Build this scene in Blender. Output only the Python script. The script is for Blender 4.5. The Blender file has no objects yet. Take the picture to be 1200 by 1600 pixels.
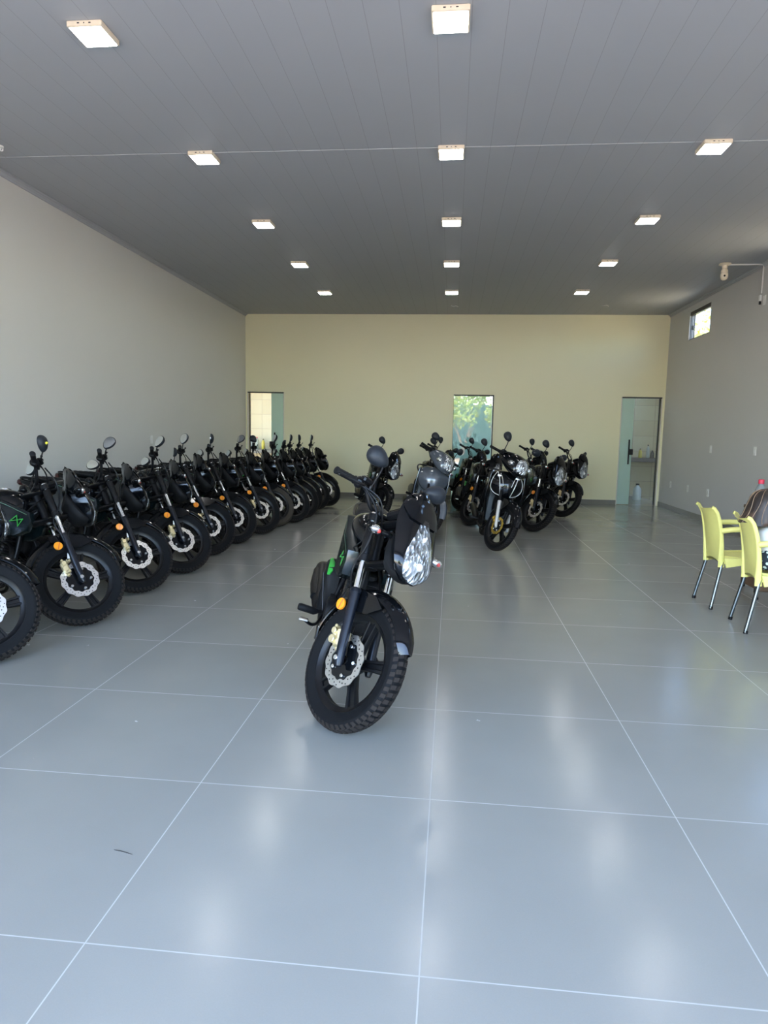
import bpy, math, random
from mathutils import Vector, Matrix, Euler
import numpy as np

random.seed(7)
SC = bpy.context.scene
COL = SC.collection
PI = math.pi
R = math.radians

# ------------------------------------------------------------------ camera
cam_d = bpy.data.cameras.new('camera')
cam_d.sensor_fit = 'VERTICAL'
cam_d.sensor_height = 36.0
cam_d.sensor_width = 27.0
cam_d.lens = 1041.94 / 1600 * 36.0
cam_d.clip_end = 300
cam = bpy.data.objects.new('camera', cam_d)
COL.objects.link(cam)
_p, _r, _y = .1176, .0198, -.0989
_F = Vector((math.sin(_y) * math.cos(_p), math.cos(_y) * math.cos(_p), -math.sin(_p)))
_R0 = Vector((math.cos(_y), -math.sin(_y), 0))
_U0 = _R0.cross(_F)
_Rv = math.cos(_r) * _R0 + math.sin(_r) * _U0
_Uv = -math.sin(_r) * _R0 + math.cos(_r) * _U0
cam.matrix_world = Matrix(((_Rv.x, _Uv.x, -_F.x, 0), (_Rv.y, _Uv.y, -_F.y, 0), (_Rv.z, _Uv.z, -_F.z, 1.31), (0, 0, 0, 1)))
SC.camera = cam

# ------------------------------------------------------------------ light and exposure
SC.view_settings.view_transform = 'Standard'
SC.view_settings.look = 'None'
SC.view_settings.gamma = 1.0
SC.view_settings.use_curve_mapping = False
SC.view_settings.exposure = 2.56
SC.cycles.use_denoising = True
SC.cycles.max_bounces = 10
SC.cycles.diffuse_bounces = 5
SC.cycles.glossy_bounces = 4
SC.cycles.transmission_bounces = 6
SC.cycles.transparent_max_bounces = 12
SC.cycles.sample_clamp_indirect = 6.0
SC.cycles.caustics_reflective = False
SC.cycles.caustics_refractive = False

SUN_DIR = Vector((.38, .22, -.9)).normalized()          # the way sunlight travels
world = bpy.data.worlds.new('sky')
SC.world = world
world.use_nodes = True
wn = world.node_tree.nodes
wl = world.node_tree.links
wn.clear()
w_out = wn.new('ShaderNodeOutputWorld')
w_bg = wn.new('ShaderNodeBackground')
w_sky = wn.new('ShaderNodeTexSky')
w_sky.sky_type = 'NISHITA'
w_sky.sun_disc = False
w_sky.sun_elevation = math.asin(-SUN_DIR.z)
w_sky.sun_rotation = R(240)
w_sky.dust_density = 1.0
w_sky.ozone_density = 1.0
w_bg.inputs['Strength'].default_value = .50
wl.new(w_sky.outputs[0], w_bg.inputs['Color'])
wl.new(w_bg.outputs[0], w_out.inputs['Surface'])

sun_d = bpy.data.lights.new('sun', 'SUN')
sun_d.energy = 5.6
sun_d.color = (1.0, .92, .80)
sun_d.angle = R(.6)
sun = bpy.data.objects.new('sun', sun_d)
COL.objects.link(sun)
sun.rotation_euler = SUN_DIR.to_track_quat('-Z', 'Y').to_euler()

LAMP_POWER = 7.5

# ------------------------------------------------------------------ materials
def new_mat(name):
    m = bpy.data.materials.new(name)
    m.use_nodes = True
    return m, m.node_tree.nodes, m.node_tree.links, m.node_tree.nodes['Principled BSDF']


def pmat(name, col, rough=.5, metal=0.0, coat=0.0, coat_rough=.05, vary=.06, scale=30.0, bump=0.0, bump_scale=200.0, spec=.5, emit=None, trans=0.0, ior=1.5):
    """a principled material whose colour and gloss wander a little with a noise texture"""
    m, n, l, b = new_mat(name)
    tc = n.new('ShaderNodeTexCoord')
    no = n.new('ShaderNodeTexNoise')
    no.inputs['Scale'].default_value = scale
    no.inputs['Detail'].default_value = 4
    l.new(tc.outputs['Object'], no.inputs['Vector'])
    hs = n.new('ShaderNodeMixRGB')
    hs.blend_type = 'MIX'
    c = list(col) + [1]
    hs.inputs['Color1'].default_value = [x * (1 - vary) for x in col] + [1]
    hs.inputs['Color2'].default_value = [min(1, x * (1 + vary)) for x in col] + [1]
    l.new(no.outputs['Fac'], hs.inputs['Fac'])
    l.new(hs.outputs[0], b.inputs['Base Color'])
    mr = n.new('ShaderNodeMapRange')
    mr.inputs['To Min'].default_value = max(0, rough * .85)
    mr.inputs['To Max'].default_value = min(1, rough * 1.15)
    l.new(no.outputs['Fac'], mr.inputs['Value'])
    l.new(mr.outputs[0], b.inputs['Roughness'])
    b.inputs['Metallic'].default_value = metal
    b.inputs['Coat Weight'].default_value = coat
    b.inputs['Coat Roughness'].default_value = coat_rough
    b.inputs['Specular IOR Level'].default_value = spec
    b.inputs['IOR'].default_value = ior
    b.inputs['Transmission Weight'].default_value = trans
    if emit:
        b.inputs['Emission Color'].default_value = list(emit[0]) + [1]
        b.inputs['Emission Strength'].default_value = emit[1]
    if bump:
        n2 = n.new('ShaderNodeTexNoise')
        n2.inputs['Scale'].default_value = bump_scale
        n2.inputs['Detail'].default_value = 3
        l.new(tc.outputs['Object'], n2.inputs['Vector'])
        bp = n.new('ShaderNodeBump')
        bp.inputs['Strength'].default_value = bump
        bp.inputs['Distance'].default_value = .002
        l.new(n2.outputs['Fac'], bp.inputs['Height'])
        l.new(bp.outputs[0], b.inputs['Normal'])
    return m


M = {}
M['gloss_black'] = pmat('gloss_black_paint', (.0025, .003, .004), .10, coat=.12, coat_rough=.03, spec=.30)
M['blue_black'] = pmat('blue_black_paint', (.004, .006, .011), .30, coat=.05, coat_rough=.1, spec=.35)
M['satin_black'] = pmat('satin_black_metal', (.004, .0042, .005), .36, spec=.25)
M['matte_black'] = pmat('matte_black_plastic', (.006, .0063, .007), .62, bump=.15, bump_scale=400, spec=.2)
M['dark_plastic'] = pmat('dark_grey_plastic', (.012, .015, .020), .5, bump=.1, bump_scale=400, spec=.3)
M['shroud'] = pmat('dark_green_black_panel', (.003, .007, .008), .25, coat=.15, coat_rough=.1, spec=.35)
M['rubber'] = pmat('tyre_rubber', (.0042, .0046, .0055), .70, bump=.25, bump_scale=160, vary=.2, spec=.15)
M['brown_rubber'] = pmat('dusty_tyre_rubber', (.035, .028, .020), .85, bump=.25, bump_scale=160, vary=.2)
M['dusty'] = pmat('dusty_tread', (.022, .018, .016), .85, vary=.5, scale=60, spec=.2)
M['seat'] = pmat('black_seat_vinyl', (.008, .008, .0085), .55, bump=.3, bump_scale=700, spec=.25)
M['chrome'] = pmat('chrome', (.85, .87, .88), .13, metal=1.0, vary=.02)
M['steel'] = pmat('brushed_steel', (.72, .71, .69), .33, metal=1.0, vary=.08, scale=80)
M['alu'] = pmat('aluminium_tube', (.17, .19, .20), .30, metal=1.0, vary=.05)
M['engine'] = pmat('engine_casting', (.008, .008, .009), .5, metal=.2, bump=.2, bump_scale=300, spec=.25)
M['fins'] = pmat('engine_fins', (.05, .05, .053), .4, metal=.7)
M['gold'] = pmat('pale_gold_caliper', (.80, .68, .40), .36, metal=.75, bump=.2, bump_scale=150, vary=.15)
M['deep_gold'] = pmat('deep_gold_caliper', (.70, .46, .08), .32, metal=.8, vary=.15)
M['orange'] = pmat('orange_reflector', (.90, .30, .01), .35, coat=.1, vary=.15, scale=120)
M['red'] = pmat('red_tail_lens', (.06, .004, .005), .2, coat=.7)
M['green'] = pmat('green_decal', (.025, .34, .04), .4)
M['green_dim'] = pmat('grey_green_pinstripe', (.07, .15, .09), .4)
M['white'] = pmat('white_plastic', (.80, .80, .78), .42)
M['cream'] = pmat('cream_plastic', (.80, .70, .55), .4)
M['white_line'] = pmat('silver_decal', (.72, .73, .72), .3, metal=.3)
M['silver'] = pmat('silver_paint', (.70, .70, .69), .3, metal=.6)
M['grey_paint'] = pmat('grey_scooter_paint', (.085, .10, .125), .24, metal=.25, coat=.7, coat_rough=.06)
M['grey_dark'] = pmat('grey_inner_plastic', (.05, .06, .07), .45)
M['mirror'] = pmat('mirror_glass', (.72, .78, .80), .03, metal=1.0, vary=.01)
M['amber_core'] = pmat('indicator_core', (.55, .06, .05), .3)
M['yellow_tag'] = pmat('yellow_sticker', (.85, .78, .05), .5)
M['yellow'] = pmat('yellow_plastic', (.80, .75, .24), .45, vary=.04, bump=.05)
M['wood'] = pmat('brown_desk_laminate', (.13, .075, .045), .5, vary=.25, scale=12)
M['skin'] = pmat('skin', (.62, .36, .25), .5, vary=.05)
M['shirt'] = pmat('white_cotton', (.82, .82, .84), .85, bump=.3, bump_scale=300)
M['bottle_grey'] = pmat('grey_bottle_plastic', (.20, .22, .22), .4)
M['bottle_white'] = pmat('white_jug_plastic', (.70, .74, .73), .45)
M['bottle_clear'] = pmat('pale_bottle_plastic', (.42, .46, .42), .3)
M['bottle_yellow'] = pmat('yellow_bottle_plastic', (.62, .50, .06), .35)
M['red_cap'] = pmat('red_cap', (.65, .03, .07), .4)
M['granite'] = pmat('dark_granite', (.06, .058, .055), .25, vary=.5, scale=90)
M['baseboard'] = pmat('grey_tile_skirting', (.20, .19, .17), .3, vary=.06, scale=5)
M['dark_frame'] = pmat('dark_bronze_frame', (.022, .022, .024), .4)
M['jamb'] = pmat('white_jamb', (.72, .70, .64), .5)
M['trunk'] = pmat('tree_bark', (.40, .27, .20), .9, vary=.3, scale=14, bump=.5, bump_scale=40)
M['leaf'] = pmat('tree_leaf', (.42, .52, .06), .5, vary=.5, scale=3)
M['leaf2'] = pmat('tree_leaf_pale', (.62, .64, .18), .5, vary=.4, scale=3)
M['stone'] = pmat('red_earth', (.46, .32, .205), .95, vary=.25, scale=.8)
M['concrete'] = pmat('forecourt_concrete', (.44, .45, .46), .9, vary=.15, scale=1.5)
M['yard'] = pmat('dull_green_wall_paint', (.14, .22, .205), .9, vary=.06, scale=2)
M['warm_bounce'] = pmat('warm_bounce_roof_coat', (.80, .64, .40), .8, vary=.05, scale=2)  # warm tone tints the light bounced by the added roof
M['outer'] = pmat('outer_render', (.55, .45, .36), .9, vary=.05, scale=2)


def lamp_mat(name='lamp_diffuser', LAMP_POWER=LAMP_POWER):
    m, n, l, b = new_mat(name)
    tc = n.new('ShaderNodeTexCoord')
    g = n.new('ShaderNodeTexNoise'); g.inputs['Scale'].default_value = 2.0
    l.new(tc.outputs['Object'], g.inputs['Vector'])
    mr = n.new('ShaderNodeMapRange'); mr.inputs['To Min'].default_value = LAMP_POWER * .97; mr.inputs['To Max'].default_value = LAMP_POWER * 1.03
    l.new(g.outputs['Fac'], mr.inputs['Value'])
    b.inputs['Base Color'].default_value = (.9, .9, .9, 1)
    b.inputs['Emission Color'].default_value = (1, .985, .95, 1)
    l.new(mr.outputs[0], b.inputs['Emission Strength'])
    return m


M['lamp'] = lamp_mat()
M['lamp_fill'] = lamp_mat('fill_lamp_diffuser', 1.5)  # dim diffuser for the fill lamps added in the back rooms


def headlight_mat():
    """chromed facets behind clear plastic"""
    m, n, l, b = new_mat('headlight_reflector')
    tc = n.new('ShaderNodeTexCoord')
    v = n.new('ShaderNodeTexVoronoi'); v.inputs['Scale'].default_value = 60
    mp = n.new('ShaderNodeMapping'); mp.inputs['Scale'].default_value = (1.0, 1.0, .40); mp.inputs['Rotation'].default_value = (.5, 0, 0)
    l.new(tc.outputs['Object'], mp.inputs['Vector']); l.new(mp.outputs[0], v.inputs['Vector'])
    bp = n.new('ShaderNodeBump'); bp.inputs['Strength'].default_value = .9; bp.inputs['Distance'].default_value = .02
    l.new(v.outputs['Distance'], bp.inputs['Height'])
    l.new(bp.outputs[0], b.inputs['Normal'])
    cr = n.new('ShaderNodeValToRGB')
    cr.color_ramp.elements[0].position = .15; cr.color_ramp.elements[0].color = (.10, .11, .12, 1)
    cr.color_ramp.elements[1].color = (.97, .98, 1, 1)
    l.new(v.outputs['Color'], cr.inputs['Fac'])
    l.new(cr.outputs[0], b.inputs['Base Color'])
    b.inputs['Metallic'].default_value = .60
    b.inputs['Roughness'].default_value = .20
    b.inputs['Coat Weight'].default_value = 1.0
    b.inputs['Coat Roughness'].default_value = .02
    return m


M['headlight'] = headlight_mat()


def glass_mat(name, tint, frost=0.0, frost_col=(.6, .8, .75), gloss=.10, rough=.02):
    """clear or acid-etched tinted glass: see-through, a little mirror, some milky scatter"""
    m, n, l, b = new_mat(name)
    out = n['Material Output']
    n.remove(b)
    tr = n.new('ShaderNodeBsdfTransparent'); tr.inputs['Color'].default_value = list(tint) + [1]
    gl = n.new('ShaderNodeBsdfGlossy'); gl.inputs['Roughness'].default_value = rough
    tc = n.new('ShaderNodeTexCoord')
    no = n.new('ShaderNodeTexNoise'); no.inputs['Scale'].default_value = 3.0
    l.new(tc.outputs['Object'], no.inputs['Vector'])
    if frost > 0:
        df = n.new('ShaderNodeBsdfDiffuse'); tl = n.new('ShaderNodeBsdfTranslucent')
        mx = n.new('ShaderNodeMixRGB')
        mx.inputs['Color1'].default_value = [c * .94 for c in frost_col] + [1]
        mx.inputs['Color2'].default_value = list(frost_col) + [1]
        l.new(no.outputs['Fac'], mx.inputs['Fac'])
        l.new(mx.outputs[0], df.inputs['Color']); l.new(mx.outputs[0], tl.inputs['Color'])
        m1 = n.new('ShaderNodeMixShader'); m1.inputs[0].default_value = .35
        l.new(df.outputs[0], m1.inputs[1]); l.new(tl.outputs[0], m1.inputs[2])
        m2 = n.new('ShaderNodeMixShader'); m2.inputs[0].default_value = frost
        l.new(tr.outputs[0], m2.inputs[1]); l.new(m1.outputs[0], m2.inputs[2])
        body = m2
    else:
        body = tr
    fr = n.new('ShaderNodeFresnel'); fr.inputs['IOR'].default_value = 1.5
    mr = n.new('ShaderNodeMath'); mr.operation = 'ADD'; mr.inputs[1].default_value = gloss * .4
    ge = n.new('ShaderNodeNewGeometry')
    iv = n.new('ShaderNodeMath'); iv.operation = 'SUBTRACT'; iv.inputs[0].default_value = 1.0
    l.new(ge.outputs['Backfacing'], iv.inputs[1])
    fm = n.new('ShaderNodeMath'); fm.operation = 'MULTIPLY'
    l.new(fr.outputs[0], fm.inputs[0]); l.new(iv.outputs[0], fm.inputs[1])
    l.new(fm.outputs[0], mr.inputs[0])
    m3 = n.new('ShaderNodeMixShader')
    l.new(mr.outputs[0], m3.inputs[0]); l.new(body.outputs[0], m3.inputs[1]); l.new(gl.outputs[0], m3.inputs[2])
    l.new(m3.outputs[0], out.inputs['Surface'])
    return m


M['frosted'] = glass_mat('green_frosted_glass', (.62, .86, .80), .90, (.66, .85, .78), .05, .12)
M['tint_glass'] = glass_mat('green_mirror_glass', (.45, .60, .55), .92, (.34, .50, .46), .32, .015)
M['clear_glass'] = glass_mat('clear_glass', (.86, .90, .88), .0, gloss=.12)
M['pane_glass'] = glass_mat('window_pane_glass', (.97, .98, .97), .0, gloss=.02)
M['lens'] = glass_mat('clear_lens', (.97, .98, .99), .0, gloss=.08)


def floor_mat(x0=-.0386, y0=1.482, tx=.855, ty=.7956):
    m, n, l, b = new_mat('polished_grey_porcelain_tile')
    tc = n.new('ShaderNodeTexCoord')
    sp = n.new('ShaderNodeSeparateXYZ')
    l.new(tc.outputs['Object'], sp.inputs[0])

    def math_(op, a, bb=None):
        k = n.new('ShaderNodeMath'); k.operation = op
        for i, v in enumerate((a, bb)):
            if v is None: continue
            if isinstance(v, (int, float)): k.inputs[i].default_value = v
            else: l.new(v, k.inputs[i])
        return k.outputs[0]

    def line(sock, o, t, w):
        u = math_('DIVIDE', math_('SUBTRACT', sock, o), t)
        f = math_('FRACT', math_('ADD', u, 1000.5))
        d = math_('MULTIPLY', math_('ABSOLUTE', math_('SUBTRACT', f, .5)), t)
        return math_('LESS_THAN', d, w), math_('FLOOR', math_('ADD', u, 1000.0))
    lx, ix = line(sp.outputs[0], x0, tx, .0019)
    ly, iy = line(sp.outputs[1], y0, ty, .0019)
    g = math_('MAXIMUM', lx, ly)
    cmb = n.new('ShaderNodeCombineXYZ')
    l.new(ix, cmb.inputs[0]); l.new(iy, cmb.inputs[1])
    wn_ = n.new('ShaderNodeTexWhiteNoise'); wn_.noise_dimensions = '2D'
    l.new(cmb.outputs[0], wn_.inputs['Vector'])
    n1 = n.new('ShaderNodeTexNoise'); n1.inputs['Scale'].default_value = 2.2; n1.inputs['Detail'].default_value = 8
    n2 = n.new('ShaderNodeTexNoise'); n2.inputs['Scale'].default_value = 260; n2.inputs['Detail'].default_value = 3
    l.new(tc.outputs['Object'], n1.inputs['Vector']); l.new(tc.outputs['Object'], n2.inputs['Vector'])
    v = math_('ADD', math_('MULTIPLY', n1.outputs['Fac'], .16), math_('MULTIPLY', n2.outputs['Fac'], .10))
    v = math_('ADD', v, math_('MULTIPLY', wn_.outputs['Value'], .05))
    v = math_('ADD', v, .84)
    base = n.new('ShaderNodeMixRGB'); base.blend_type = 'MULTIPLY'; base.inputs[0].default_value = 1
    base.inputs[1].default_value = (.275, .276, .252, 1)
    cv = n.new('ShaderNodeCombineXYZ')
    for i in range(3): l.new(v, cv.inputs[i])
    l.new(cv.outputs[0], base.inputs[2])
    # scattered pale specks of plaster and dust
    vo = n.new('ShaderNodeTexVoronoi'); vo.inputs['Scale'].default_value = 5.2
    nd = n.new('ShaderNodeTexNoise'); nd.inputs['Scale'].default_value = 40; nd.inputs['Detail'].default_value = 2
    l.new(tc.outputs['Object'], nd.inputs['Vector'])
    off = n.new('ShaderNodeMixRGB'); off.blend_type = 'LINEAR_LIGHT'; off.inputs[0].default_value = .03
    l.new(tc.outputs['Object'], off.inputs[1]); l.new(nd.outputs['Color'], off.inputs[2])
    l.new(off.outputs[0], vo.inputs['Vector'])
    spx = n.new('ShaderNodeSeparateXYZ'); l.new(vo.outputs['Color'], spx.inputs[0])
    rad = math_('MULTIPLY', math_('POWER', spx.outputs[0], 3.0), .062)
    speck = math_('MULTIPLY', math_('LESS_THAN', vo.outputs['Distance'], rad), math_('LESS_THAN', spx.outputs[1], .62))
    mx1 = n.new('ShaderNodeMixRGB'); mx1.inputs['Color2'].default_value = (.55, .55, .54, 1)
    l.new(math_('MULTIPLY', speck, .55), mx1.inputs['Fac']); l.new(base.outputs[0], mx1.inputs['Color1'])
    mx = n.new('ShaderNodeMixRGB'); mx.inputs['Color2'].default_value = (.62, .61, .58, 1)
    l.new(math_('MULTIPLY', g, .42), mx.inputs['Fac']); l.new(mx1.outputs[0], mx.inputs['Color1'])
    l.new(mx.outputs[0], b.inputs['Base Color'])
    r = math_('ADD', math_('MULTIPLY', n1.outputs['Fac'], .09), .145)
    r = math_('ADD', r, math_('MULTIPLY', math_('MAXIMUM', g, speck), .35))
    l.new(r, b.inputs['Roughness'])
    b.inputs['Specular IOR Level'].default_value = .55
    bp = n.new('ShaderNodeBump'); bp.inputs['Strength'].default_value = .04; bp.inputs['Distance'].default_value = .002
    l.new(n2.outputs['Fac'], bp.inputs['Height']); l.new(bp.outputs[0], b.inputs['Normal'])
    return m


M['floor'] = floor_mat()


def wall_mat(name, col):
    m, n, l, b = new_mat(name)
    tc = n.new('ShaderNodeTexCoord')
    n1 = n.new('ShaderNodeTexNoise'); n1.inputs['Scale'].default_value = .9; n1.inputs['Detail'].default_value = 5
    n2 = n.new('ShaderNodeTexNoise'); n2.inputs['Scale'].default_value = 90; n2.inputs['Detail'].default_value = 4
    l.new(tc.outputs['Object'], n1.inputs['Vector']); l.new(tc.outputs['Object'], n2.inputs['Vector'])
    mx = n.new('ShaderNodeMixRGB')
    mx.inputs['Color1'].default_value = [c * .97 for c in col] + [1]
    mx.inputs['Color2'].default_value = [min(1, c * 1.03) for c in col] + [1]
    l.new(n1.outputs['Fac'], mx.inputs['Fac']); l.new(mx.outputs[0], b.inputs['Base Color'])
    b.inputs['Roughness'].default_value = .42
    b.inputs['Specular IOR Level'].default_value = .35
    bp = n.new('ShaderNodeBump'); bp.inputs['Strength'].default_value = .12; bp.inputs['Distance'].default_value = .002
    l.new(n2.outputs['Fac'], bp.inputs['Height']); l.new(bp.outputs[0], b.inputs['Normal'])
    return m


M['wall'] = wall_mat('white_wall_paint', (.66, .655, .62))
M['wall_back'] = wall_mat('cream_wall_paint', (.82, .785, .555))
M['wall_grey'] = wall_mat('pale_grey_wall_paint', (.56, .56, .555))


def ceiling_mat():
    m, n, l, b = new_mat('white_pvc_ceiling_boards')
    tc = n.new('ShaderNodeTexCoord')
    sp = n.new('ShaderNodeSeparateXYZ'); l.new(tc.outputs['Object'], sp.inputs[0])

    def math_(op, a, bb):
        k = n.new('ShaderNodeMath'); k.operation = op
        for i, v in enumerate((a, bb)):
            if isinstance(v, (int, float)): k.inputs[i].default_value = v
            else: l.new(v, k.inputs[i])
        return k.outputs[0]
    f = math_('FRACT', math_('ADD', math_('DIVIDE', sp.outputs[0], .2), 100.31), 0)
    d = math_('ABSOLUTE', math_('SUBTRACT', f, .5), 0)
    groove = math_('LESS_THAN', d, .009)
    n1 = n.new('ShaderNodeTexNoise'); n1.inputs['Scale'].default_value = 1.2
    l.new(tc.outputs['Object'], n1.inputs['Vector'])
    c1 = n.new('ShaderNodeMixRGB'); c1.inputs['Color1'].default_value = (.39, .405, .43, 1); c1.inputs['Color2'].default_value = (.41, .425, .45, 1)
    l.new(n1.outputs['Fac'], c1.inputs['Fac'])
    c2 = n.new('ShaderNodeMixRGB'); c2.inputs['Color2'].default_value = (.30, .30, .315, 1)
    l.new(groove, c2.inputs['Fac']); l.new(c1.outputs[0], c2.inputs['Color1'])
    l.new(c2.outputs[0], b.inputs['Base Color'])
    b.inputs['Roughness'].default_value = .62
    b.inputs['Specular IOR Level'].default_value = .3
    bp = n.new('ShaderNodeBump'); bp.inputs['Strength'].default_value = .25; bp.inputs['Distance'].default_value = .004; bp.invert = True
    l.new(groove, bp.inputs['Height']); l.new(bp.outputs[0], b.inputs['Normal'])
    return m


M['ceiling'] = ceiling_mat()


def kitchen_tile_mat():
    m, n, l, b = new_mat('beige_kitchen_tile')
    tc = n.new('ShaderNodeTexCoord')
    mp = n.new('ShaderNodeMapping'); mp.inputs['Rotation'].default_value = (R(90), 0, 0)
    l.new(tc.outputs['Object'], mp.inputs['Vector'])
    br = n.new('ShaderNodeTexBrick')
    br.offset = 0; br.inputs['Scale'].default_value = 1.0
    br.inputs['Brick Width'].default_value = .45; br.inputs['Row Height'].default_value = .34
    br.inputs['Mortar Size'].default_value = .004
    br.inputs['Color1'].default_value = (.62, .54, .36, 1); br.inputs['Color2'].default_value = (.58, .49, .31, 1)
    br.inputs['Mortar'].default_value = (.35, .30, .22, 1)
    l.new(mp.outputs[0], br.inputs['Vector'])
    l.new(br.outputs['Color'], b.inputs['Base Color'])
    b.inputs['Roughness'].default_value = .25
    return m


M['kitchen'] = kitchen_tile_mat()


def hair_mat():
    m, n, l, b = new_mat('streaked_brown_hair')
    tc = n.new('ShaderNodeTexCoord')
    wv = n.new('ShaderNodeTexNoise'); wv.inputs['Scale'].default_value = 26; wv.inputs['Detail'].default_value = 3
    mp = n.new('ShaderNodeMapping'); mp.inputs['Scale'].default_value = (1, 1, .12)
    l.new(tc.outputs['Object'], mp.inputs['Vector']); l.new(mp.outputs[0], wv.inputs['Vector'])
    cr = n.new('ShaderNodeValToRGB')
    cr.color_ramp.elements[0].position = .48; cr.color_ramp.elements[0].color = (.018, .012, .010, 1)
    cr.color_ramp.elements[1].position = .80; cr.color_ramp.elements[1].color = (.13, .075, .048, 1)
    l.new(wv.outputs['Fac'], cr.inputs['Fac']); l.new(cr.outputs[0], b.inputs['Base Color'])
    b.inputs['Roughness'].default_value = .45
    return m


M['hair'] = hair_mat()
M['hair_light'] = pmat('blond_hair_streak', (.26, .165, .105), .45)


def floral_mat():
    m, n, l, b = new_mat('floral_cotton')
    tc = n.new('ShaderNodeTexCoord')
    v = n.new('ShaderNodeTexVoronoi'); v.inputs['Scale'].default_value = 30
    l.new(tc.outputs['Object'], v.inputs['Vector'])
    cr = n.new('ShaderNodeValToRGB')
    cr.color_ramp.interpolation = 'CONSTANT'
    cr.color_ramp.elements[0].color = (.55, .66, .62, 1)
    cr.color_ramp.elements[1].position = .35; cr.color_ramp.elements[1].color = (.012, .02, .03, 1)
    l.new(v.outputs['Distance'], cr.inputs['Fac']); l.new(cr.outputs[0], b.inputs['Base Color'])
    b.inputs['Roughness'].default_value = .85
    return m


M['floral'] = floral_mat()


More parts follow.
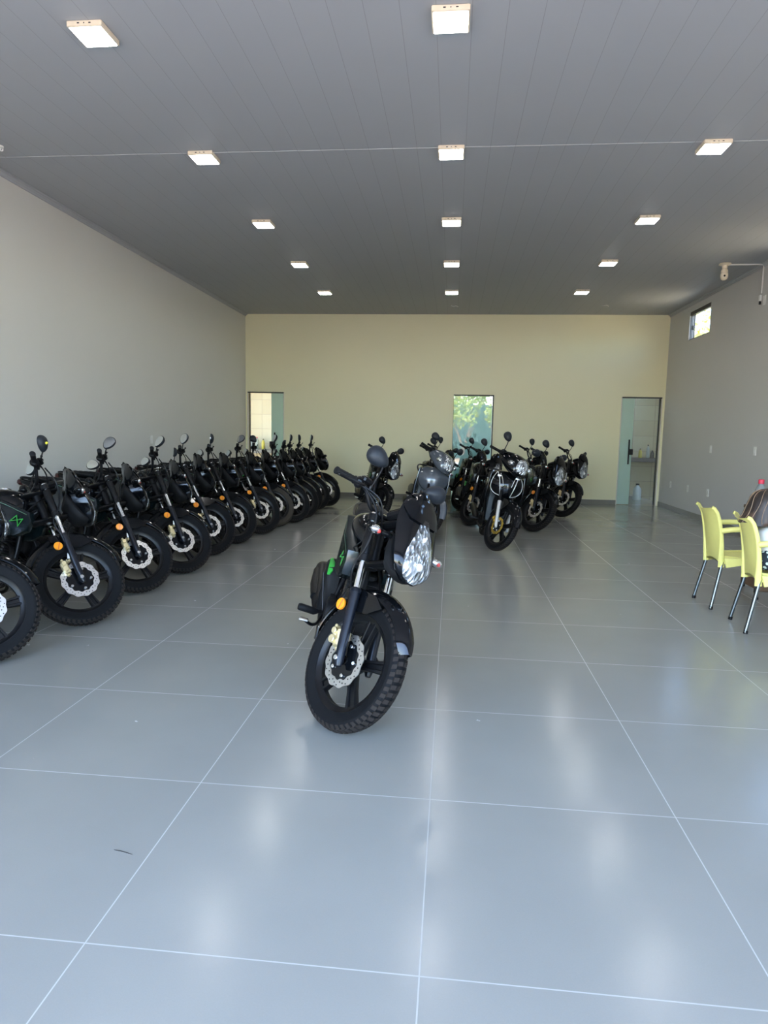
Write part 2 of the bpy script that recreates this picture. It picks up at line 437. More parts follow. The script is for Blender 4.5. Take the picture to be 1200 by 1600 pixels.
# ------------------------------------------------------------------ mesh helpers
class MB:
    """collects shapes, then links them as ONE mesh object"""
    def __init__(s):
        s.v = []; s.f = []; s.mi = []

    def add(s, vs, fs, m=0):
        o = len(s.v)
        s.v += [tuple(p) for p in vs]
        s.f += [tuple(i + o for i in f) for f in fs]
        s.mi += [m] * len(fs)
        return s

    def loft(s, rings, cap=True, m=0, closed=True, loop=False):
        n = len(rings[0]); vs = [p for r in rings for p in r]; fs = []
        k = len(rings)
        for i in range(k if loop else k - 1):
            a, b = i * n, ((i + 1) % k) * n
            for j in range(n if closed else n - 1):
                q = (j + 1) % n
                fs.append((a + j, a + q, b + q, b + j))
        if cap and not loop:
            fs.append(tuple(range(n))[::-1]); fs.append(tuple((k - 1) * n + j for j in range(n)))
        return s.add(vs, fs, m)

    def box(s, c, size, rot=None, b=.004, m=0, taper=1.0):
        a, w, h = size[0] / 2, size[1] / 2, size[2] / 2
        b = min(b, a * .9, w * .9, h * .9)
        rot = rot or Matrix.Identity(3); c = Vector(c)

        def ring(z, ins, t):
            x, y = (a - ins) * t, (w - ins) * t; e = b
            return [c + rot @ Vector(p) for p in ((x, -y + e, z), (x, y - e, z), (x - e, y, z), (-x + e, y, z), (-x, y - e, z), (-x, -y + e, z), (-x + e, -y, z), (x - e, -y, z))]
        if b <= 0: b = 1e-4
        return s.loft([ring(-h, b, 1), ring(-h + b, 0, 1), ring(h - b, 0, taper), ring(h, b, taper)], m=m)

    def tube(s, pts, r, n=10, m=0, cap=True, flat=None):
        pts = [Vector(p) for p in pts]; k = len(pts)
        rs = r if isinstance(r, (list, tuple)) else [r] * k
        t0 = (pts[1] - pts[0]).normalized()
        u = t0.orthogonal().normalized() if flat is None else (Vector(flat[0]) - t0 * t0.dot(Vector(flat[0]))).normalized()
        rings = []
        for i in range(k):
            t = (pts[min(i + 1, k - 1)] - pts[max(i - 1, 0)]).normalized()
            u = (u - t * u.dot(t)).normalized(); w = t.cross(u)
            sy = 1.0 if flat is None else flat[1]
            rings.append([pts[i] + u * math.cos(2 * PI * j / n) * rs[i] + w * math.sin(2 * PI * j / n) * rs[i] * sy for j in range(n)])
        return s.loft(rings, cap=cap, m=m)

    def lathe(s, prof, c, ax, n=32, m=0, closed=False):
        """prof: (radius, height along ax)"""
        c = Vector(c); ax = Vector(ax).normalized(); u = ax.orthogonal().normalized()
        if abs(ax.y) > .9: u = Vector((1, 0, 0))
        w = ax.cross(u)
        rings = []
        for i in range(n):
            a = 2 * PI * i / n; d = u * math.cos(a) + w * math.sin(a)
            rings.append([c + d * max(r, 1e-5) + ax * h for r, h in prof])
        return s.loft(rings, cap=False, m=m, closed=closed, loop=True)

    def cyl(s, p0, p1, r, n=16, m=0, r2=None, bev=0):
        p0, p1 = Vector(p0), Vector(p1); L = (p1 - p0).length; r2 = r if r2 is None else r2
        bv = bev or min(r, r2, L) * .12
        return s.lathe([(0, 0), (r - bv, 0), (r, bv), (r2, L - bv), (r2 - bv, L), (0, L)], p0, p1 - p0, n, m)

    def ball(s, c, rad, n=12, rot=None, m=0):
        rx, ry, rz = rad if isinstance(rad, (list, tuple)) else (rad,) * 3
        rot = rot or Matrix.Identity(3); c = Vector(c); rings = []
        for i in range(n + 1):
            a = -PI / 2 + PI * i / n; q = max(math.cos(a), 1e-3)
            rings.append([c + rot @ Vector((rx * q * math.cos(2 * PI * j / (n * 2)), ry * q * math.sin(2 * PI * j / (n * 2)), rz * math.sin(a))) for j in range(n * 2)])
        return s.loft(rings, m=m)

    def prism(s, outline, fn, t, m=0, bev=0.0):
        """outline in 2D, fn(u, v, w) -> 3D, from w=-t/2 to t/2, edges chamfered"""
        n = len(outline)
        cx = sum(p[0] for p in outline) / n; cy = sum(p[1] for p in outline) / n

        def ring(w, k):
            out = []
            for (u, v) in outline:
                d = math.hypot(u - cx, v - cy) or 1
                q = max(0, d - k) / d
                out.append(Vector(fn(cx + (u - cx) * q, cy + (v - cy) * q, w)))
            return out
        if bev:
            return s.loft([ring(-t / 2, bev), ring(-t / 2 + bev, 0), ring(t / 2 - bev, 0), ring(t / 2, bev)], m=m)
        return s.loft([ring(-t / 2, 0), ring(t / 2, 0)], m=m)

    def strip(s, path, w, t, nrm, m=0):
        """flat ribbon (raised decal line) along path, width w, thickness t, facing nrm"""
        path = [Vector(p) for p in path]; nrm = Vector(nrm).normalized(); rings = []
        for i, p in enumerate(path):
            d = (path[min(i + 1, len(path) - 1)] - path[max(i - 1, 0)]).normalized()
            q = d.cross(nrm).normalized() * w / 2
            rings.append([p - q, p + q, p + q + nrm * t, p - q + nrm * t])
        return s.loft(rings, m=m)

    def build(s, name, mats, parent=None, smooth=40, sub=0):
        me = bpy.data.meshes.new(name)
        me.from_pydata(s.v, [], s.f)
        if not isinstance(mats, (list, tuple)): mats = [mats]
        for mm in mats: me.materials.append(M[mm] if isinstance(mm, str) else mm)
        me.polygons.foreach_set('material_index', s.mi)
        import bmesh
        bm = bmesh.new(); bm.from_mesh(me)
        bmesh.ops.remove_doubles(bm, verts=bm.verts, dist=2e-5)
        bmesh.ops.recalc_face_normals(bm, faces=bm.faces)
        bm.to_mesh(me); bm.free()
        if smooth:
            me.polygons.foreach_set('use_smooth', [True] * len(me.polygons))
            me.set_sharp_from_angle(angle=R(smooth))
        me.update()
        o = bpy.data.objects.new(name, me)
        COL.objects.link(o)
        if parent is not None: o.parent = parent
        if sub:
            md = o.modifiers.new('smooth', 'SUBSURF'); md.levels = sub; md.render_levels = sub
        return o


def rot_to(z, x=None):
    """3x3 whose local Z points along z"""
    return Vector(z).to_track_quat('Z', 'Y').to_matrix()


def spline(ctrl, n):
    """Catmull-Rom through control tuples"""
    P = [Vector(c) for c in ctrl]; out = []
    seg = len(P) - 1
    for k in range(n):
        t = k / (n - 1) * seg; i = min(int(t), seg - 1); f = t - i
        a, b, c, d = P[max(i - 1, 0)], P[i], P[i + 1], P[min(i + 2, seg)]
        out.append(.5 * ((2 * b) + (c - a) * f + (2 * a - 5 * b + 4 * c - d) * f * f + (3 * b - a - 3 * c + d) * f ** 3))
    return out


def lerp_tab(tab, x):
    """tab: rows (x, a, b, ...) -> interpolated (a, b, ...) with smooth Catmull-Rom"""
    for i in range(len(tab) - 1):
        if x <= tab[i + 1][0] or i == len(tab) - 2:
            x0, x1 = tab[i][0], tab[i + 1][0]; f = min(1, max(0, (x - x0) / (x1 - x0)))
            p0, p1, p2, p3 = tab[max(i - 1, 0)], tab[i], tab[i + 1], tab[min(i + 2, len(tab) - 1)]
            r = []
            for k in range(1, len(p1)):
                a, b, c, d = p0[k], p1[k], p2[k], p3[k]
                r.append(.5 * ((2 * b) + (c - a) * f + (2 * a - 5 * b + 4 * c - d) * f * f + (3 * b - a - 3 * c + d) * f ** 3))
            return r


def tag(o, label=None, cat=None, group=None, kind=None):
    if label: o['label'] = label
    if cat: o['category'] = cat
    if group: o['group'] = group
    if kind: o['kind'] = kind
    return o


def empty(name, loc=(0, 0, 0), rz=0.0):
    o = bpy.data.objects.new(name, None)
    o.empty_display_size = .1
    COL.objects.link(o)
    o.location = loc; o.rotation_euler = (0, 0, rz)
    return o


def copy_tree(o, parent=None):
    """a thing with copies of its parts and their sub-parts (meshes shared)"""
    c = o.copy(); COL.objects.link(c)
    c.parent = parent
    for ch in list(o.children): copy_tree(ch, c)
    return c


# ------------------------------------------------------------------ the room
XL, XR, YB, H, YF = -4.229, 4.057, 13.48, 3.645, -.9


def struct(name, mb, mats, parent=None, smooth=0, label=None, cat=None):
    o = mb.build(name, mats, parent, smooth)
    if parent is None: o['kind'] = 'structure'
    if label: tag(o, label, cat)
    return o


def slab(c, size): return MB().box(c, size, b=.0005)


def wall_with_holes(axis, at, thick, u0, u1, z0, z1, holes):
    """one wall of boxes around rectangular holes; axis 'x' = wall lies in the xz plane"""
    mb = MB()
    us = sorted({u0, u1, *[h[0] for h in holes], *[h[1] for h in holes]})
    for a, b in zip(us[:-1], us[1:]):
        zs = [(z0, z1)]
        for h in holes:
            if h[0] <= a + 1e-6 and h[1] >= b - 1e-6:
                nz = []
                for (p, q) in zs:
                    if h[2] > p: nz.append((p, min(q, h[2])))
                    if h[3] < q: nz.append((max(p, h[3]), q))
                zs = nz
        for (p, q) in zs:
            if q - p < 1e-4: continue
            if axis == 'x': c, s_ = ((a + b) / 2, at, (p + q) / 2), (b - a, thick, q - p)
            else: c, s_ = (at, (a + b) / 2, (p + q) / 2), (thick, b - a, q - p)
            x, y, z = [v / 2 for v in s_]
            vs = [(c[0] + sx * x, c[1] + sy * y, c[2] + sz * z) for sx in (-1, 1) for sy in (-1, 1) for sz in (-1, 1)]
            mb.add(vs, [(0, 1, 3, 2), (4, 6, 7, 5), (0, 4, 5, 1), (2, 3, 7, 6), (0, 2, 6, 4), (1, 5, 7, 3)])
    return mb


KB = 15.6     # back of the rooms behind the back wall
DH = 2.10
struct('floor', slab(((XL + XR) / 2, (YF + KB) / 2, -.05), (XR - XL + .4, KB - YF + .2, .1)), 'floor', label='polished grey porcelain tile floor of the showroom', cat='floor')
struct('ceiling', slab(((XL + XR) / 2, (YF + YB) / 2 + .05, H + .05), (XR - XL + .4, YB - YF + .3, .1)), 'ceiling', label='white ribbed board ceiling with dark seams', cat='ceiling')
struct('wall_left', wall_with_holes('y', XL - .1, .2, YF, YB + .2, 0, H, []), 'wall', label='long plain white wall behind the row of motorcycles', cat='wall')
WINS = [(11.452, 12.40, 3.02, 3.50), (7.9, 8.85, 3.02, 3.50), (4.3, 5.25, 3.02, 3.50)]
struct('wall_right', wall_with_holes('y', XR + .04, .08, YF, YB + .2, 0, H, WINS), 'wall_grey', label='pale grey wall with a high window and sockets', cat='wall')
D1, D2, D3 = (-4.195, -3.426), (.006, .80), (3.243, 4.013)
struct('wall_back', wall_with_holes('x', YB + .075, .15, XL, XR, 0, H, [(D1[0], D1[1], 0, DH), (D2[0], D2[1], 0, DH), (D3[0], D3[1], 0, DH)]), 'wall_back', label='cream back wall with three glass doors', cat='wall')
# shopfront: piers and a lintel round a wide open front
struct('wall_front', wall_with_holes('x', YF - .1, .2, XL - .2, XR + .2, 0, 4.3, [(XL + .15, XR - .15, 0, 3.15)]), 'outer', label='open shopfront behind the viewer', cat='wall')
struct('roof', slab(((XL + XR) / 2, (YF + KB) / 2 - .5, 4.36), (XR - XL + .9, KB - YF + 2.2, .12)), 'outer', label='flat roof over the showroom', cat='roof')

# skirting of floor tile
for nm, c, s_ in (('baseboard_left', (XL + .006, (YF + YB) / 2, .045), (.012, YB - YF, .09)), ('baseboard_right', (XR - .006, (YF + YB) / 2, .045), (.012, YB - YF, .09))):
    struct(nm, MB().box(c, s_, b=.003), 'baseboard', label='grey tile skirting along the ' + ('left' if 'left' in nm else 'right') + ' wall', cat='baseboard')
mb = MB()
for a, b in ((D1[1], D2[0]), (D2[1], D3[0])): mb.box(((a + b) / 2, YB - .006, .045), (b - a, .012, .09), b=.003)
struct('baseboard_back', mb, 'baseboard', label='grey tile skirting along the back wall', cat='baseboard')

# ceiling cove and the joint across the boards
def cove(p0, p1, inward):
    q = Vector(inward)
    prof = [(0, 0), (0, -.045), (.010, -.045), (.014, -.030), (.030, -.014), (.046, -.010), (.046, 0)]
    return MB().loft([[Vector(p) + q * a + Vector((0, 0, b)) for a, b in prof] for p in (p0, p1)])


struct('trim_1', cove((XL, YF, H), (XL, YB, H), (1, 0, 0)), 'ceiling', label='slim white cove where ceiling meets left wall', cat='trim')
struct('trim_2', cove((XR, YF, H), (XR, YB, H), (-1, 0, 0)), 'ceiling', label='slim white cove where ceiling meets right wall', cat='trim')
mb = MB().box(((XL + XR) / 2, 5.80, H - .002), (XR - XL, .028, .006), b=.002)
struct('trim_3', mb, 'ceiling', label='thin white joint strip across the ceiling boards', cat='trim')

# ---- doors of the back wall: white jamb, clear fixed pane, frosted sliding leaf with black pull
def glass_door(name, x0, x1, leaf, pane, handle_x, lock_x, label, leaf_mat='frosted', pane_mat='clear_glass', jambs=True):
    r = empty(name, ((x0 + x1) / 2, YB, 0))
    tag(r, label, 'door', kind='structure')
    X = lambda x: x - (x0 + x1) / 2
    w = .018
    mb = MB()
    if jambs:
        mb.box((X(x0) + w / 2, .02, DH / 2), (w, .05, DH), b=.002).box((X(x1) - w / 2, .02, DH / 2), (w, .05, DH), b=.002)
    mb.box((0, .03, DH - .012), (x1 - x0 - .002, .07, .024), b=.002, m=1)
    mb.build('door_frame', ['jamb', 'dark_frame'], r)
    if pane:
        p = MB().box(((X(pane[0]) + X(pane[1])) / 2, .075, DH / 2 - .01), (pane[1] - pane[0], .008, DH - .03), b=.001).build('fixed_pane', pane_mat, r, 0)
        e = pane[1] - .014 if abs(pane[1] - x1) < .05 else pane[0] + .014
        MB().box((X(e), .068, DH / 2 - .01), (.020, .030, DH - .03), b=.002).build('side_channel', 'dark_frame', r)
    lf = MB().box(((X(leaf[0]) + X(leaf[1])) / 2, .035, DH / 2 - .005), (leaf[1] - leaf[0], .010, DH - .028), b=.001).build('sliding_leaf', leaf_mat, r, 0)
    if handle_x is not None:
        MB().tube([(X(handle_x), -.012, .80), (X(handle_x), -.012, 1.28)], .014, 10).cyl((X(handle_x), .03, .86), (X(handle_x), -.012, .86), .007).cyl((X(handle_x), .03, 1.22), (X(handle_x), -.012, 1.22), .007).build('pull_handle', 'satin_black', lf)
        MB().box((X(lock_x), .02, 1.04), (.07, .045, .115), b=.006).build('lock', 'satin_black', lf)
    return r


glass_door('door_1', D1[0], D1[1], (-3.70, -3.43), (-4.175, -3.68), -3.62, -3.70, 'glass door in the far left corner half hidden by motorcycles')
glass_door('door_2', D2[0], D2[1], (D2[0] + .004, D2[1] - .03), None, None, None, 'tinted glass door in the middle with sunlit leaves beyond', leaf_mat='tint_glass', jambs=False)
MB_ = MB().box((D2[1] - .014, YB + .02, DH / 2), (.026, .06, DH), b=.002).box((D2[0] + .003, YB + .02, DH / 2), (.006, .05, DH), b=.001)
_d2 = bpy.data.objects['door_2']
o = MB_.build('side_channel', 'dark_frame', _d2); o.matrix_parent_inverse = _d2.matrix_basis.inverted()
glass_door('door_3', D3[0], D3[1], (3.245, 3.50), (3.47, 3.995), 3.435, 3.485, 'sliding glass door in the far right corner with black pull')

# ---- high windows in the right wall
def high_window(name, y0, y1, z0, z1, label):
    r = empty(name, (XR, (y0 + y1) / 2, z0)); tag(r, label, 'window', kind='structure')
    hy, hz = (y1 - y0) / 2, z1 - z0
    mb = MB()
    mb.box((.04, 0, .008), (.07, 2 * hy, .016), b=.002).box((.04, 0, hz - .030), (.07, 2 * hy, .060), b=.002)
    mb.box((.04, -hy + .006, hz / 2), (.05, .012, hz), b=.002).box((.04, hy - .006, hz / 2), (.05, .012, hz), b=.002)
    mb.build('window_frame', 'dark_frame', r)
    s1 = MB().box((.04, hy * .72, hz / 2), (.02, .022, hz - .05), b=.002).build('sash', 'dark_frame', r)
    MB().box((.018, hy * .74, hz * .42), (.035, .035, .075), b=.010).build('catch', 'dark_frame', s1)
    MB().box((.05, -hy * .1, hz / 2), (.012, .010, hz - .05), b=.002).build('mullion', 'alu', r)
    MB().box((.05, 0, hz / 2), (.005, 2 * hy - .04, hz - .06), b=.0005).build('pane', 'pane_glass', r, 0)
    return r


high_window('window_1', *WINS[0], 'small high sliding window near the far right corner')
high_window('window_2', *WINS[1], 'high window in the right wall beyond the frame')
high_window('window_3', *WINS[2], 'high window in the right wall nearest the front')

# ---- rooms behind the doors
def back_room(x0, x1, wall_n):
    mb = MB().box(((x0 + x1) / 2, KB + .05, 1.2), (x1 - x0 + .2, .1, 2.6), b=.0005)
    mb.box((x0 - .05, (YB + KB) / 2 + .07, 1.2), (.1, KB - YB - .1, 2.6), b=.0005).box((x1 + .05, (YB + KB) / 2 + .07, 1.2), (.1, KB - YB - .1, 2.6), b=.0005)
    struct('wall_' + wall_n, mb, 'kitchen', label='beige tiled walls of the small room behind the %s' % wall_n.split('_')[-1], cat='wall')


back_room(2.35, 5.3, 'kitchen')
back_room(-5.4, -2.55, 'pantry')
struct('trim_4', slab((3.85, 14.62, 2.56), (3.1, 1.9, .06)), 'wall', label='low ceiling of the kitchen behind the right door', cat='ceiling')
struct('trim_5', slab((-4.0, 14.62, 2.56), (3.1, 1.9, .06)), 'wall', label='low ceiling of the pantry behind the left door', cat='ceiling')

# ------------------------------------------------------------------ motorcycles
# local frame: x forward, y to the rider's left, z up; origin on the floor under the front axle
RAKE = R(26.5)
AX = Vector((-math.sin(RAKE), 0, math.cos(RAKE)))      # fork direction, upward
PX = Vector((math.cos(RAKE), 0, math.sin(RAKE)))       # ahead, square to the fork


def steer_matrix(d, p0):
    return Matrix.Translation(p0) @ Matrix.Rotation(d, 4, AX) @ Matrix.Translation(-Vector(p0))


def tyre_mb(c, Rt, Rr, w, seg=96, blocks=56, side=True):
    """tyre round c (axle along y): carcass plus raised tread blocks"""
    prof = []
    h = Rt - Rr
    for a in [i / 14 for i in range(15)]:
        th = PI * (a - .5) * 1.16
        prof.append((Rr + h * .52 + (h * .48 - .004) * math.cos(th), w / 2 * math.sin(th) / math.sin(PI * .5)))
    prof = [(Rr - .004, -w * .36)] + prof + [(Rr - .004, w * .36)]
    mb = MB().lathe(prof, c, (0, 1, 0), seg, closed=True)
    c = Vector(c)
    for i in range(blocks):
        for k, lat in enumerate((-.80, -.30, .30, .80)):
            a0 = 2 * PI * (i + (.5 if k in (1, 2) else 0) + (.12 if lat > 0 else 0)) / blocks
            da = 2 * PI / blocks * .36
            vs = []
            for dr in (0, 1):
                for (aa, ll) in ((a0 - da, lat - .22), (a0 + da * .6, lat - .22), (a0 + da, lat + .22), (a0 - da * .6, lat + .22)):
                    th = ll * PI * .5 * .80
                    rr = Rr + h * .52 + (h * .48 - .005 + dr * .006) * math.cos(th) + (dr * .002)
                    y = (w / 2 + dr * .002) * math.sin(th)
                    vs.append(c + Vector((math.cos(aa) * rr, y, math.sin(aa) * rr)))
            mb.add(vs, [(0, 3, 2, 1), (4, 5, 6, 7), (0, 1, 5, 4), (1, 2, 6, 5), (2, 3, 7, 6), (3, 0, 4, 7)], 1)
    return mb


def wheel(name, parent, c, Rt=.300, Rr=.226, w=.086, spokes=5, disc=True, disc_mat='steel', tyre_mat='rubber', twin=True, rim_mat='satin_black', disc_r=.120):
    c = Vector(c)
    mb = MB()
    rw = .030
    mb.lathe([(Rr + .012, -rw), (Rr + .012, -rw + .006), (Rr - .012, -rw + .012), (Rr - .022, -.010), (Rr - .022, .010), (Rr - .012, rw - .012), (Rr + .012, rw - .006), (Rr + .012, rw), (Rr - .006, rw), (Rr - .016, rw - .010), (Rr - .032, .014), (Rr - .032, -.014), (Rr - .016, -rw + .010), (Rr - .006, -rw)], c, (0, 1, 0), 72, closed=True)
    mb.lathe([(0, -.052), (.030, -.052), (.036, -.044), (.040, -.020), (.058, -.012), (.058, .012), (.040, .020), (.036, .044), (.030, .052), (0, .052)], c, (0, 1, 0), 28)
    for i in range(spokes):
        a = 2 * PI * i / spokes + PI / 2 + .1
        d = Vector((math.cos(a), 0, math.sin(a))); q = Vector((-d.z, 0, d.x))
        for sgn in ((-1, 1) if twin else (0,)):
            p0 = c + d * .045 + q * sgn * .013; p1 = c + d * (Rr - .024) + q * sgn * .021
            ring = []
            for p, ww, tt in ((p0, .010, .020), (p0.lerp(p1, .5), .0075, .014), (p1, .010, .017)):
                if not twin: ww *= 1.7
                ring.append([p + q * u * ww + Vector((0, 1, 0)) * v * tt for u, v in ((-1, -.6), (-.6, -1), (.6, -1), (1, -.6), (1, .6), (.6, 1), (-.6, 1), (-1, .6))])
            mb.loft(ring)
        if twin:   # web between the twin ribs
            p0 = c + d * .05; p1 = c + d * (Rr - .024)
            mb.loft([[p + q * u * ww + Vector((0, 1, 0)) * v for u, v in ((-1, -.006), (1, -.006), (1, .006), (-1, .006))] for p, ww in ((p0, .013), (p1, .022))])
    r = mb.build(name, rim_mat, parent)
    tyre_mb(c, Rt, Rr, w).build('tyre', [tyre_mat, 'dusty' if tyre_mat == 'rubber' else tyre_mat], r)
    if disc:
        out, inn = disc_r, disc_r * .72
        n = 96
        mbd = MB(); rg = []
        for i in range(n):
            a = 2 * PI * i / n; ro = out + .0035 * math.cos(12 * a)
            u = Vector((math.cos(a), 0, math.sin(a)))
            ri = inn - .0035 * math.cos(12 * a)
            rg.append([c + u * ri + Vector((0, -.060, 0)), c + u * ro + Vector((0, -.060, 0)), c + u * ro + Vector((0, -.064, 0)), c + u * ri + Vector((0, -.064, 0))])
        mbd.loft(rg, loop=True)
        for i in range(36):
            a = 2 * PI * i / 36; rr = inn + (out - inn) * (.3, .5, .72)[i % 3]
            q = c + Vector((math.cos(a) * rr, -.0632, math.sin(a) * rr))
            mbd.lathe([(0, 0), (.0033, 0), (.0033, .0016), (0, .0016)], q, (0, -1, 0), 8, m=1)
        d = mbd.build('brake_disc', [disc_mat, 'satin_black'], r)
        mbc = MB().lathe([(.02, -.062), (inn + .002, -.062), (inn + .002, -.054), (.02, -.050)], c, (0, 1, 0), 40, closed=True)
        for i in range(5):
            a = 2 * PI * i / 5 + .3
            q = c + Vector((math.cos(a) * inn * .80, -.062, math.sin(a) * inn * .80))
            mbc.cyl(q, q + Vector((0, -.009, 0)), .0088, 10, m=1)
        mbc.build('disc_carrier', ['gloss_black', 'chrome'], d)
    return r


def fork_pt(t, y=0.0, f=0.0, z0=.300):
    return Vector((0, 0, z0)) + AX * t + PX * f + Vector((0, y, 0))


def mirror_part(name, side, parent):
    """pivot at the clamp; local frame as the bike's"""
    s = side
    mb = MB().tube(spline([(0, 0, 0), (.004, s * .002, .04), (.008, s * .002, .10), (.010, s * .010, .135)], 10), [.0075, .007, .006, .0055, .005, .005, .005, .005, .0055, .006], 8)
    mb.cyl((0, 0, -.014), (0, 0, .018), .011, 10)
    stem = mb.build(name, 'satin_black', parent)
    # egg shaped shell hung on the joint at the top of the stem, narrow end at the joint; the back bulges forward
    n = 28; rings = []
    AN = .25; cz, cy = .014, s * .040

    def egg(xo, k):
        ring = []
        for j in range(n):
            a = 2 * PI * j / n
            u = math.cos(a) * .060 * k; v = math.sin(a) * .045 * k * (1 + .24 * math.cos(a))
            ring.append((xo, cy + s * (u * math.cos(AN) - v * math.sin(AN)), cz + u * math.sin(AN) + v * math.cos(AN)))
        return ring
    for (k, xo) in ((.02, .030), (.45, .027), (.78, .018), (.95, .006), (1.0, -.004), (1.0, -.010), (.95, -.013)): rings.append(egg(xo, k))
    mb = MB().loft(rings).ball((0, 0, 0), .0085, 6)
    mb.build('mirror_shell', 'dark_plastic', stem)
    g = MB().loft([egg(-.012, .90), egg(-.0150, .90), egg(-.0155, .86)])
    g.build('mirror_glass', 'mirror', stem)
    return stem


def aim_mirror(stem, s, yaw, roll):
    """turn the head on its ball joint; roll > 0 lifts the outer end"""
    mt = Matrix.Translation((.010, s * .010, .138)) @ Matrix.Rotation(yaw, 4, 'Z') @ Matrix.Rotation(roll * s, 4, 'X')
    for c in stem.children: c.matrix_basis = mt


def controls(parent, side, hub, end, clampz, steer_parts):
    """grip, switch box with lever, hung on the bar"""
    s = side; hub = Vector(hub); end = Vector(end); d = (end - hub).normalized()
    mb = MB(); rings = []
    L = (end - hub).length
    prof = [(.0, .019), (.004, .0215), (.010, .0165)]
    k = 12
    for i in range(k): prof.append((.010 + (L - .018) * i / (k - 1), .0168 + (.0007 if i % 2 else 0)))
    prof += [(L - .006, .0195), (L, .019), (L + .004, .012)]
    mb.lathe([(0, 0)] + [(r, h) for h, r in prof] + [(0, L + .004)], hub, d, 16)
    mb.build('grip', 'matte_black', parent)
    q = hub - d * .022
    mb = MB().box(q, (.052, .042, .046), rot_to((0, 0, 1)), b=.012).ball(q + Vector((.0, 0, .0)), (.030, .022, .030), 8)
    if s < 0: mb.box(q + Vector((.030, .012, .026)), (.040, .055, .030), b=.008)      # brake reservoir
    mb.build('switch_box', 'satin_black', parent)
    p = hub - d * .03 + Vector((.035, 0, 0))
    pts = [p, p + d * .03 + Vector((.018, 0, -.002)), p + d * .09 + Vector((.012, 0, -.006)), p + d * .145 + Vector((.020, 0, -.008))]
    mb = MB().tube(spline(pts, 9), [.0075, .0072, .007, .0065, .006, .0055, .005, .005, .005], 8).ball(pts[-1], .0085, 6)
    mb.build('lever', 'satin_black', parent)


